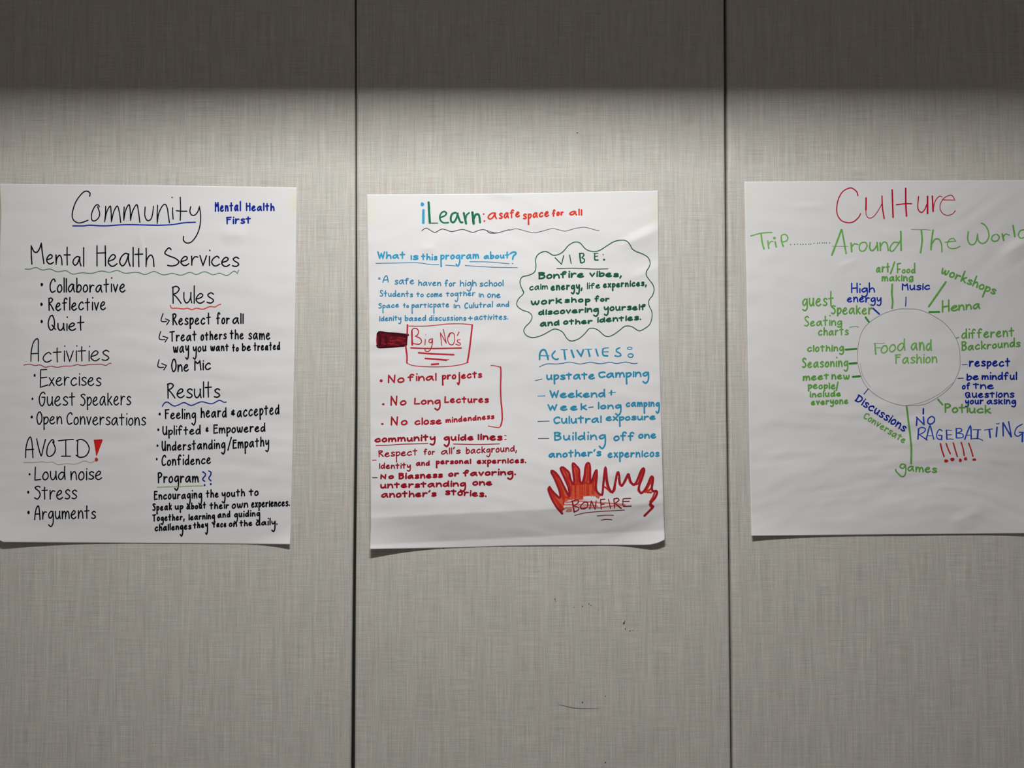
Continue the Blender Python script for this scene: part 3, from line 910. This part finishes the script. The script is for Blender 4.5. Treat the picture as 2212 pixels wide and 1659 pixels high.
p.part('heading_lettering').crop(*O_)
p.tx('community', 82, 918, 232, 205, 68, 95, 26, DKR, 62).tx('guide', 1024, 1442, 208, 202, 70, 98, 26, DKR, 88).tx('lines', 1488, 1832, 195, 205, 75, 92, 26, DKR).st('1865,131 1885,133|1865,185 1886,183', 12, DKR); t = p.end()
p.part('underline', None, t).crop(*O_).st('110,268 300,262 450,250 650,245 820,240|1165,247 1500,253 1795,245', 12, DKR); p.end()
p.part('paragraph_lettering').crop(*O_)
p.st('60,468 112,466', 12, DKR).tx('Respect', 135, 676, 432, 402, 70, 98, 17, DKR, 85).tx('for', 756, 912, 400, 398, 62, 95, 17, DKR).tx("all's", 990, 1262, 395, 382, 62, 98, 17, DKR).tx('background,', 1330, 2032, 384, 352, 68, 95, 17, DKR, 62)
p.tx('Identity', 146, 582, 588, 585, 60, 85, 18, DKR, 42).tx('and', 650, 842, 548, 546, 58, 80, 20, DKR).tx('personal', 920, 1406, 528, 520, 58, 78, 23, DKR, 55).tx('expernices.', 1480, 2158, 522, 512, 62, 80, 22, DKR, 42)
p.st('62,707 125,705', 14, DKR).tx('No', 160, 352, 732, 726, 60, 78, 24, DKR).tx('Biasness', 410, 1018, 735, 712, 68, 92, 26, DKR).tx('or', 1088, 1242, 700, 694, 62, 80, 26, DKR).tx('favoring.', 1292, 2016, 692, 675, 68, 100, 26, DKR, 65)
p.tx('unterstanding', 158, 1335, 858, 832, 68, 92, 25, DKR, 68).tx('one', 1418, 1696, 818, 818, 66, 80, 25, DKR)
p.tx("another's", 174, 932, 985, 970, 70, 100, 24, DKR).tx('stories.', 1044, 1615, 945, 978, 72, 90, 24, DKR); p.end()

p.part('cloud_outline', 'wavy green cloud outline').crop(*J_)
CL = (36, 92, 76)
p.st('205,1500 190,1475 155,1400 155,1330 190,1285 260,1270 340,1235 370,1190 375,1120 370,1060 385,1000 430,955 500,930 550,945 620,985 700,970 760,930 830,850 900,805 950,798 1000,815 1060,885 1120,920 1210,932 1290,905 1390,840 1480,790 1580,772 1650,785 1700,840 1725,890 1780,930 1870,965 1950,1015 1980,1090 1965,1150 1930,1210 1925,1260 1960,1320 2020,1400 2035,1480 2010,1560', 14, CL)
p.crop(*L_)
p.st('2066,551 2030,590 2010,650 2030,720 2060,780 2060,880 2030,970 1960,1030 1880,1070 1830,1050 1760,1005 1690,995 1640,1010 1580,1060 1480,1130 1400,1155 1340,1130 1260,1060 1180,1028 1120,1040 1060,1110 980,1180 900,1215 840,1218 790,1180 730,1090 660,1050 600,1042 540,1070 430,1130 320,1165 230,1160 170,1120 148,1060 180,1000 240,940 270,880 265,830 220,790 130,760 60,710 42,660 70,590 120,540 148,500 125,460', 14, CL); p.end()
p.part('heading_lettering').crop(*J_)
p.st('645,1020 735,1112 735,1112 750,1050 765,990|848,982 870,1100', 15, GRN)
p.st('992,965 995,1020 1005,1085', 24, GRN).st('985,960 1035,958 1050,985 1020,1018 1020,1018 1058,1045 1050,1080 1015,1092 1000,1085', 18, GRN)
p.st('1202,965 1200,1010 1205,1050 1248,1052', 20, GRN).st('1190,960 1250,955|1205,1002 1245,995', 12, GRN).dot(1320, 977, 8, GRN).dot(1333, 1047, 15, GRN)
t = p.end()
p.part('underline', None, t).crop(*J_).st('668,1173 900,1168 1200,1178 1388,1175', 11, (28, 62, 54)); p.end()
p.part('paragraph_lettering').crop(*L_)
p.tx('Bonfire', 358, 1048, 302, 276, 80, 112, 27, GRN).tx('vibes,', 1122, 1610, 266, 272, 72, 95, 26, GRN)
p.tx('calm', 226, 506, 468, 452, 72, 92, 19, GRN).tx('energy,', 545, 1026, 472, 452, 84, 92, 25, GRN, 70).tx('life', 1085, 1290, 448, 438, 70, 100, 19, GRN).tx('expernices,', 1325, 1985, 434, 402, 75, 100, 24, GRN, 52)
p.tx('work', 245, 715, 690, 664, 76, 95, 27, GRN).tx('shop', 748, 1138, 654, 648, 66, 85, 26, GRN, 52).tx('for', 1200, 1426, 638, 634, 62, 98, 25, GRN)
p.tx('discovering', 358, 1268, 840, 790, 70, 88, 26, GRN, 72).tx('yourself', 1335, 1972, 778, 760, 74, 100, 25, GRN, 72)
p.tx('and', 384, 682, 1012, 992, 75, 92, 27, GRN).tx('other', 730, 1172, 982, 968, 68, 92, 26, GRN).tx('identies.', 1234, 1898, 952, 912, 70, 88, 25, GRN); p.end()

p.part('heading_lettering').crop(*N_)
p.st('157,282 162,200 195,158 232,165 258,230 270,282', 25, CY).st('175,235 285,238', 11, CY)
p.st('362,175 328,215 325,245 350,275 385,285 404,275', 22, CY)
p.st('440,155 525,155', 10, CY).st('483,162 490,220 498,280', 26, CY).st('580,165 595,210 610,255', 27, CY)
p.st('657,165 708,242 708,242 738,158', 25, CY).st('760,150 850,150', 10, CY).st('802,155 812,200 823,242', 25, CY).st('906,150 918,195 932,235', 25, CY)
p.st('1072,130 1030,133 992,145', 12, CY).st('998,150 992,190 1005,230 1060,238', 22, CY).st('1000,186 1070,182', 12, CY)
p.st('1220,130 1182,148 1178,178 1225,205 1235,232 1200,245 1158,236', 20, CY).ring(1353, 136, 32, 16, 11, CY).ring(1365, 233, 34, 24, 15, CY)
t = p.end()
p.part('underline', None, t).crop(*N_).st('155,382 250,345 380,345 470,335 560,320 690,345 830,322 960,342 1085,322 1180,338 1300,320 1400,340 1455,335', 10, (46, 108, 160)); p.end()
p.part('dash_list_lettering').crop(*N_)
W, DB = 23, (44, 108, 160)
p.st('100,565 190,545', 9, DB).tx('upstate', 238, 892, 562, 550, 80, 105, W, CY, 58).tx('Camping', 930, 1608, 538, 515, 76, 92, W, CY, 95)
p.st('135,770 230,768', 9, DB).tx('Weekend', 284, 1028, 798, 790, 72, 112, W, CY).st('1110,700 1108,752', 24, CY).st('1078,727 1165,720', 11, CY)
p.tx('Week', 256, 784, 968, 962, 72, 95, W, CY).st('808,922 868,915', 14, DB).tx('long', 922, 1242, 948, 944, 66, 98, W, CY, 90).tx('camping', 1296, 1752, 918, 915, 68, 75, 22, CY, 92)
p.st('132,1108 285,1103', 10, DB).tx('Culutral', 334, 976, 1145, 1130, 80, 108, W, CY).tx('exposure', 1030, 1698, 1108, 1088, 66, 75, 22, CY, 85)
p.st('140,1335 280,1333', 10, DB).tx('Building', 340, 1036, 1365, 1352, 76, 120, W, CY, 125).tx('off', 1130, 1416, 1370, 1368, 82, 130, W, CY).tx('one', 1460, 1706, 1338, 1336, 72, 90, W, CY)
p.tx("another's", 270, 972, 1594, 1572, 72, 105, W, CY).tx('expernicos', 1055, 1746, 1592, 1582, 76, 95, 22, CY, 60); p.end()

FL1, FL2, FL3, FL4 = (158, 32, 44), (194, 52, 36), (206, 96, 74), (205, 74, 52)
p.part('flame_drawing', 'red flames scribbled with an orange-red marker').crop(*P_)
p.poly('410,960 330,870 265,765 210,650 190,580 250,640 320,700 365,735 385,700 372,600 330,480 275,370 250,300 300,320 370,410 430,530 480,630 520,700 535,660 515,540 465,420 410,310 400,240 440,240 500,310 540,420 570,480 595,510 612,440 600,300 590,190 640,215 680,270 690,380 705,470 735,490 775,380 795,220 830,170 855,180 862,300 866,470 905,440 945,310 970,300 962,450 955,560 985,640 1040,670 1000,740 940,690 870,690 760,690 745,745 650,750 580,740 500,760 440,800 430,900', FL3)
r2 = random.Random(3)
p.layer = 3e-5
for i in range(34):
    x = 545 + i * 11.5
    y0, y1 = 490 + r2.uniform(-15, 15), (740 if x < 760 else 690) + r2.uniform(-35, 10)
    p.st('%g,%g %g,%g' % (x, y0, x + r2.uniform(-8, 10), y1), r2.uniform(9, 17), r2.choice((FL4, FL2, (214, 92, 62))))
p.layer = 6e-5
for a in ('215,590 260,690 330,800 410,920', '250,660 320,760 400,860', '290,330 350,460 400,600 420,740', '330,400 400,560 440,700 430,820', '300,760 380,830 430,900',
          '430,260 480,340 520,470 560,600', '470,400 520,520 545,660', '610,210 640,300 650,420 640,500', '640,260 665,360 670,470', '820,190 830,300 820,420 780,480',
          '800,300 780,400 760,480', '950,320 940,430 900,480', '925,400 915,500 940,600', '560,490 640,500 720,495 800,480 870,490', '400,640 440,700 520,720'):
    p.st(a, 30, FL2)
p.layer = 6e-5
for a in ('1105,300 1080,480 1070,640', '1115,290 1125,420 1150,550 1200,620', '1310,320 1280,460 1260,600 1200,625', '1330,400 1345,500 1390,520', '1480,360 1430,460 1380,525',
          '1490,370 1520,470 1580,498', '1725,270 1690,380 1640,490 1580,500', '1735,290 1700,430 1660,560 1690,640', '1870,400 1820,520 1760,625', '1865,420 1860,560 1780,620 1860,630',
          '1920,620 1890,700 1840,780', '1870,760 1835,830 1870,870', '1000,650 1060,670 1075,560', '1100,540 1140,570 1200,625', '1660,520 1650,600 1700,645'):
    p.st(a, 30, FL2)
p.layer = 3e-5
p.st('440,905 470,880 700,868 1000,878 1200,852 1430,830|470,790 700,772 1000,795 1250,812 1430,832|480,935 500,910 560,905|500,940 560,930|450,830 700,830 980,850', 24, (208, 134, 122))
p.layer = 1e-4
p.st('410,972 330,880 260,770 210,660 185,580 205,540 205,540 250,610 320,680 365,720 380,690 365,600 320,480 270,370 235,300 250,280 300,310 370,400 430,520 480,620 520,690 530,660 510,540 460,420 410,310 385,240 420,222 470,260 520,310 540,400 570,470 595,500 605,440 590,300 580,180 600,160 640,200 685,260 690,370 705,460 735,480 770,380 790,220 815,160 850,160 865,240 865,400 870,470 900,430 940,310 970,270 975,340 965,450 960,560 985,630 1040,670 1065,650 1080,500 1100,290 1115,225 1130,300 1140,430 1170,550 1210,620 1240,610 1270,490 1300,340 1320,300 1340,360 1345,450 1370,520 1400,500 1440,420 1485,335 1500,360 1520,440 1560,500 1600,490 1650,390 1700,270 1735,240 1745,280 1710,400 1670,500 1660,590 1690,640 1740,610 1800,510 1850,390 1880,375 1890,420 1870,560 1890,610 1940,605 1955,640 1920,720 1860,790 1850,830 1890,860 1840,920 1750,1010', 38, FL1)
p.end()
p.layer = 8e-5
p.part('caption_lettering').crop(*P_)
BF = (140, 22, 40)
p.st('578,785 592,870 605,950', 25, BF).st('560,775 650,752 680,785 600,852 600,852 668,870 680,908 625,940 605,930', 17, BF)
p.st('828,800 775,788 710,850 718,893 785,892 828,845 822,800', 18, BF).st('860,898 885,768 885,768 945,903 945,903 965,768', 19, BF)
p.st('1045,898 1035,750|1035,746 1105,740|1042,825 1095,818', 18, BF).st('1165,745 1180,810 1195,885', 18, BF).st('1262,880 1252,738|1252,736 1310,725 1335,755 1270,812 1270,812 1370,888', 20, BF)
p.st('1525,727 1405,737 1400,800 1405,852 1535,852|1412,775 1502,775', 17, BF); t = p.end()
p.part('underline', 'three thin dark red lines', t).crop(*P_).st('612,1004 800,960 1100,935 1425,917|980,1012 1120,1000 1245,1002|1040,1080 1130,1068 1220,1075', 11, BF); p.end()

p.layer = 0.0
# ================================================================== poster 3: Culture
K3 = 0.70
p = Poster('poster titled Culture in crimson over a green and blue mind map around a thin circle',
           [(1608, 392.3), (1612.3, 600), (1616, 800), (1620, 1040), (1623.3, 1158)],
           [(2243, 389), (2246, 700), (2250, 1152)],
           [(1608, 392.3), (1910, 390.6), (2243, 389)],
           [(1623.3, 1158), (1760, 1156.5), (1900, 1155), (2070, 1153.5), (2250, 1151.5)],
           lift_c, [(1609, 425, 22, 30, 0.7)], K3)
Q_, R_, S_, T_ = (1600, 385, 7.135), (1900, 385, 7.09), (1710, 560, 7.373), (1940, 560, 7.54)
U_, V_, X_ = (1710, 720, 6.913), (1960, 740, 6.143), (1820, 840, 7.9)
CU, LG, G2, G3, BU, BU2, RD = (160, 14, 44), (102, 152, 78), (88, 142, 66), (84, 138, 62), (18, 42, 140), (16, 34, 128), (160, 34, 36)
GD = (44, 120, 42)

p.part('title_lettering', 'large crimson title').crop(*Q_)
p.st('1805,268 1790,210 1730,160 1680,150 1580,200 1510,310 1480,450 1490,560 1550,650 1650,685 1740,670 1820,600 1848,545', 19, CU)
p.st('1932,305 1932,400 1930,488', 26, CU).st('1928,490 1935,560 1960,605 2000,615 2060,580 2130,480 2178,390', 13, CU).st('2178,275 2185,450 2212,622', 22, CU)
p.crop(*R_).st('193,178 200,400 207,598', 26, CU).st('400,155 402,400 413,578', 27, CU).st('258,405 400,390 490,390', 21, CU)
p.st('597,280 585,420 597,490 640,525 690,480 732,380', 19, CU).st('735,278 735,540', 27, CU).st('808,275 820,508', 27, CU).st('825,480 835,400 870,320 920,275 957,287', 14, CU)
p.st('965,332 1155,335 1155,335 1112,265 1060,265 980,310 930,400 930,480 980,550 1050,567 1120,545 1160,497', 14, CU); p.end()

p.part('subtitle_lettering', 'light green subtitle').crop(*Q_)
p.st('155,890 300,850 400,838 483,836', 21, LG).st('316,868 330,980 358,1088', 28, LG).st('420,970 426,1030 432,1078', 28, LG).st('430,1025 460,978 498,975', 18, LG)
p.st('530,980 540,1020 548,1060', 26, LG).dot(521, 922, 22, LG).st('625,910 632,980 655,1048', 27, LG).st('622,895 650,868 700,872 728,920 705,968 650,980', 21, LG)
for x, y in ((770, 1022), (832, 1020), (875, 1015), (923, 1020), (960, 1018), (1005, 1018), (1050, 1017), (1082, 1015), (1130, 1003), (1183, 1003), (1212, 998), (1258, 997), (1290, 998), (1322, 997), (1373, 998)):
    p.dot(x, y, 7, (40, 92, 60), 10)
AG = (92, 148, 70)
p.st('1405,1185 1480,990 1552,795', 30, AG).st('1560,795 1590,960 1625,1160', 27, AG).st('1415,1050 1650,1050', 9, AG).st('1700,1000 1706,1070 1712,1132', 28, AG).st('1710,1065 1750,1010 1808,1022', 20, AG)
p.st('1882,988 1840,1015 1827,1085 1862,1126 1915,1108 1948,1040 1925,990 1875,988', 21, AG).st('1995,992 1988,1075 2020,1118 2065,1090 2095,1040', 25, AG).st('2102,992 2114,1112', 27, AG)
p.crop(*R_)
p.st('8,990 14,1105', 27, AG).st('18,1040 60,978 105,988 125,1050 132,1108', 22, AG).st('285,988 222,980 165,1050 162,1105 200,1118 265,1040 315,960', 21, AG).st('325,815 330,1100', 28, AG)
p.st('485,782 600,787 700,785 778,797', 10, AG).st('640,800 652,950 628,1138', 28, AG).st('820,795 798,950 788,1092', 28, AG).st('800,1010 850,935 910,935 948,1010 955,1125', 23, AG)
p.st('1005,980 1090,970 1168,965 1168,965 1130,922 1080,932 1040,990 1052,1055 1110,1078 1180,1068 1232,1042', 17, AG)
p.st('1360,820 1350,930 1380,1005 1430,1018 1478,970 1500,855 1500,855 1512,955 1570,1000 1635,970 1675,890 1658,790 1610,715 1560,688', 22, AG)
p.st('1768,862 1725,890 1717,945 1760,968 1815,948 1832,890 1790,858', 21, AG).st('1880,855 1900,950', 28, AG).st('1892,905 1930,855 1988,872', 18, AG).st('2045,725 2072,892', 29, AG)
p.st('2240,790 2160,800 2125,870 2160,920 2220,900 2258,830', 20, AG).st('2268,680 2280,915', 27, AG); p.end()

p.part('circle_outline', 'thin grey pen circle').crop(0, 0, 1)
p.st('1957,667 1985,669 2012,680 2040,698 2060,722 2071,747 2074,775 2073,795 2066,815 2055,834 2035,852 2010,868 1990,875 1970,876 1950,876 1920,868 1890,852 1868,830 1858,805 1852,775 1855,740 1863,715 1880,695 1910,677 1940,668 1957,667', 0.9, (92, 88, 92))
p.st('1858,784 1864,812 1880,836|2060,826 2030,850 2000,866 1975,873 1955,876', 0.7, (110, 106, 108)); p.end()
p.part('topic_lettering').crop(*U_)
p.st('1245,155 1250,240 1257,312', 25, LG).st('1225,150 1390,148', 10, LG).st('1250,215 1330,215', 12, LG).tx('ood', 1322, 1695, 308, 265, 132, 188, 22, LG)
p.crop(*T_).tx('and', 198, 550, 1488, 1492, 142, 200, 28, LG)
p.crop(*U_).tx('Fashion', 1538, 2174, 462, 445, 110, 148, 23, LG); p.end()

def note(words, label=None):
    p.part('note_lettering', label)
    for f in words: f()
    p.end()
S = lambda c, s, w, col: (lambda: p.crop(*c).st(s, w, col))
X = lambda c, *a, **k: (lambda: p.crop(*c).tx(*a, **k))
note([X(S_, 'art', 1338, 1565, 218, 212, 98, 165, 25, G2), S(S_, '1640,45 1608,140 1575,228', 26, G2), X(S_, 'Food', 1668, 1972, 228, 226, 75, 170, 24, G2),
      X(S_, 'making', 1428, 1938, 358, 352, 90, 110, 25, G2, 15), S(S_, '1603,400 1598,550 1610,680 1600,778', 32, G2)])
note([X(S_, 'High', 938, 1322, 542, 535, 90, 170, 24, BU, 70), X(S_, 'energy', 875, 1428, 690, 690, 92, 110, 23, BU, 58), S(S_, '1300,785 1395,872', 28, BU), S(S_, '1215,690 1290,780', 5, (70, 70, 80))], 'blue note')
note([X(S_, 'Music', 1748, 2206, 498, 492, 90, 118, 24, BU), S(S_, '1822,605 1820,680 1815,745', 17, BU)], 'blue note')
note([X(S_, 'guest', 158, 672, 758, 745, 138, 270, 25, G2, 72), X(S_, 'Speaker', 618, 1288, 882, 882, 118, 155, 25, G2, 32), S(S_, '1178,925 1228,995', 33, GD)])
note([X(S_, 'Seating', 194, 802, 1076, 1058, 95, 175, 23, G2, 30), X(S_, 'charts', 415, 905, 1224, 1208, 98, 140, 23, G2), S(S_, '925,1085 1010,1073 1065,1080', 12, G2)])
note([X(S_, 'clothing', 240, 832, 1482, 1472, 92, 120, 25, G2, 52), S(S_, '858,1440 1032,1427', 31, GD)])
note([X(U_, 'Seasoning', 148, 846, 522, 502, 98, 165, 24, G2, 75), S(U_, '868,453 968,445', 34, GD)])
note([X(U_, 'meet', 160, 560, 718, 692, 80, 100, 24, G3), X(U_, 'new', 588, 866, 692, 692, 82, 95, 24, G3), S(U_, '914,650 1018,641', 32, GD), X(U_, 'people', 235, 656, 835, 838, 80, 105, 24, G3, 35),
      S(U_, '692,730 680,790 668,852', 24, G3), X(U_, 'include', 260, 738, 962, 948, 72, 100, 25, G3), X(U_, 'everyone', 285, 846, 1078, 1058, 75, 90, 24, G3, 35)])
note([X(U_, 'Discussions', 930, 1672, 1008, 1480, 98, 126, 23, BU2, rot=True), S(U_, '1145,828 1080,908', 14, BU2)], 'blue slanting note')
note([X(U_, 'Conversate', 1055, 1672, 1262, 1652, 80, 105, 20, G2, rot=True)])
note([S(X_, '1095,300 1130,600 1155,800 1175,1040 1170,1275', 34, G3), S(X_, '1072,1295 1010,1282 980,1330 1030,1358 1075,1300 1075,1300 1080,1400 1060,1478 1010,1498 950,1448 908,1395 908,1375', 25, G3), X(X_, 'ames', 1098, 1608, 1412, 1440, 104, 130, 27, G3)])
NB = (34, 60, 150)
note([S(X_, '1380,340 1378,425', 29, BU2), S(X_, '1272,490 1262,622', 28, NB), S(X_, '1262,482 1385,608', 24, NB), S(X_, '1380,480 1390,608', 29, NB), S(X_, '1512,472 1462,510 1455,578 1505,603 1565,560 1568,500 1530,470', 25, NB),
      S(V_, '150,1150 140,1278', 22, NB), S(V_, '140,1150 190,1125 238,1142 228,1182 160,1222 160,1222 262,1292', 16, NB), S(V_, '250,1288 292,1118 308,1118 350,1280', 19, NB), S(V_, '270,1235 335,1235', 10, NB),
      S(V_, '460,1172 425,1152 388,1215 400,1272 438,1285 458,1262 455,1232 455,1232 412,1230', 16, NB), S(V_, '457,1235 455,1288', 20, NB),
      S(V_, '585,1166 512,1160|525,1225 588,1222|520,1285 560,1278 610,1282', 11, NB), S(V_, '518,1165 525,1278', 22, NB), S(V_, '650,1142 650,1262', 21, NB), S(V_, '645,1142 705,1140 722,1172 660,1202 660,1202 735,1215 735,1258 655,1266', 15, NB),
      S(V_, '762,1282 800,1180 828,1118 842,1120 848,1278', 20, NB), S(V_, '785,1232 845,1226', 10, NB), S(V_, '870,1155 975,1155|865,1276 950,1275 1000,1298', 12, NB), S(V_, '938,1160 930,1272', 24, NB),
      S(V_, '1022,1160 1130,1146', 12, NB), S(V_, '1087,1155 1100,1258', 25, NB), S(V_, '1190,1125 1180,1245', 23, NB), S(V_, '1180,1073 1200,1082 1220,1068', 10, NB),
      S(V_, '1268,1070 1272,1238', 21, NB), S(V_, '1270,1065 1378,1250', 22, NB), S(V_, '1345,1052 1380,1248', 20, NB), S(V_, '1525,1082 1450,1130 1425,1215 1470,1243 1540,1192 1540,1192 1482,1190', 16, NB), S(V_, '1530,1195 1525,1312', 25, NB),
      S(V_, '440,1342 460,1430 488,1512', 22, RD), S(V_, '515,1340 540,1410 570,1474', 20, RD), S(V_, '610,1332 635,1420 663,1512', 20, RD), S(V_, '715,1325 740,1410 755,1498', 20, RD), S(V_, '814,1336 845,1420 870,1508', 20, RD),
      lambda: p.crop(*V_).dot(515, 1570, 28, RD, 22).dot(597, 1550, 29, RD, 24).dot(703, 1562, 20, RD, 25).dot(772, 1542, 21, RD, 23).dot(888, 1553, 27, RD, 17)],
     'large blue capitals with five red exclamation marks')
note([X(T_, 'He', 702, 980, 878, 842, 105, 205, 28, G2), X(T_, 'nna', 972, 1340, 842, 812, 105, 150, 28, G2), S(T_, '508,859 672,857', 30, GD)])
note([X(T_, 'workshops', 678, 1568, 228, 588, 105, 195, 28, G2, 105, rot=True), S(T_, '778,370 640,570 500,770', 33, G2)])
note([X(T_, 'different', 1024, 1892, 1304, 1260, 108, 168, 25, G3), X(T_, 'Backrounds', 1026, 1990, 1496, 1430, 95, 158, 25, G3), S(T_, '948,1284 988,1273', 18, G3)])
note([X(V_, 'respect', 812, 1366, 322, 322, 84, 130, 22, BU2, 32), S(V_, '728,292 795,290', 9, BU2)], 'blue note')
note([X(V_, 'be', 778, 946, 508, 500, 72, 98, 21, BU2), X(V_, 'mindful', 980, 1452, 498, 498, 72, 112, 21, BU2), X(V_, 'of', 720, 836, 626, 622, 66, 95, 20, BU2), X(V_, 'tne', 866, 1146, 618, 624, 72, 88, 20, BU2),
      X(V_, 'Questions', 760, 1416, 738, 732, 72, 90, 20, BU2), X(V_, 'your', 760, 1010, 822, 820, 66, 80, 20, BU2, 45), X(V_, 'asking', 1048, 1442, 824, 822, 68, 78, 20, BU2, 42), S(V_, '672,475 742,472', 11, BU2)], 'blue note')
note([X(V_, 'Potluck', 484, 1108, 932, 945, 80, 128, 23, G3), S(V_, '408,755 465,822', 25, G3)])

# ------------------------------------------------------------------ small pen specks and scuffs on the middle panel
def speck(part_name, pts, mat, parent, label):
    v, f = [], []
    for (x, y, rx, ry) in pts:
        b = len(v)
        for i in range(8):
            t = 2 * math.pi * i / 8
            k = 1 + 0.25 * math.sin(3 * t + x)
            v.append(on_wall(x + k * rx * math.cos(t), y + k * ry * math.sin(t), 0.0003))
        f.append(tuple(range(b + 7, b - 1, -1)))
    o = mesh_obj(part_name, v, f, [mat], None, parent)
    tag(o, label)
W_ = lambda x, y, rx, ry=None: (1140 + x / 5.53, 1260 + y / 5.53, rx / 5.53, (ry or rx) / 5.53)
speck('pen_specks', [W_(325, 190, 6, 9), W_(335, 212, 4, 8), W_(553, 286, 5), W_(653, 275, 7), W_(728, 246, 7), W_(757, 265, 5, 8), W_(843, 322, 4), W_(1150, 475, 10, 14), W_(1160, 452, 5, 9),
                     W_(1138, 488, 5), W_(1165, 545, 5, 12), W_(1222, 570, 6, 8), W_(1255, 560, 4), W_(653, 1424, 9), (1247, 287, 2.4, 1.0), (1308, 1504, 1.2, 1.0), (1308, 1647, 1.2, 1.6), (958, 1184.5, 2.4, 0.9)],
      MARK, mid, 'tiny dark pen specks low on the fabric')
# one thin curved scuff
pts = [(370, 1450), (430, 1462), (500, 1480), (570, 1492), (650, 1497), (750, 1498), (850, 1496)]
v, f = [], []
for i, (x, y) in enumerate(pts):
    h = (0.4, 0.8, 1.0, 1.1, 1.0, 0.7, 0.3)[i] * 0.9
    px, py = 1140 + x / 5.53, 1260 + y / 5.53
    v += [on_wall(px, py - h, 0.0003), on_wall(px, py + h, 0.0003)]
for i in range(len(pts) - 1):
    a = 2 * i
    f.append((a, a + 1, a + 3, a + 2))
tag(mesh_obj('scuff_line', v, f, [SCUFF], None, mid), 'thin curved grey scuff low on the fabric')
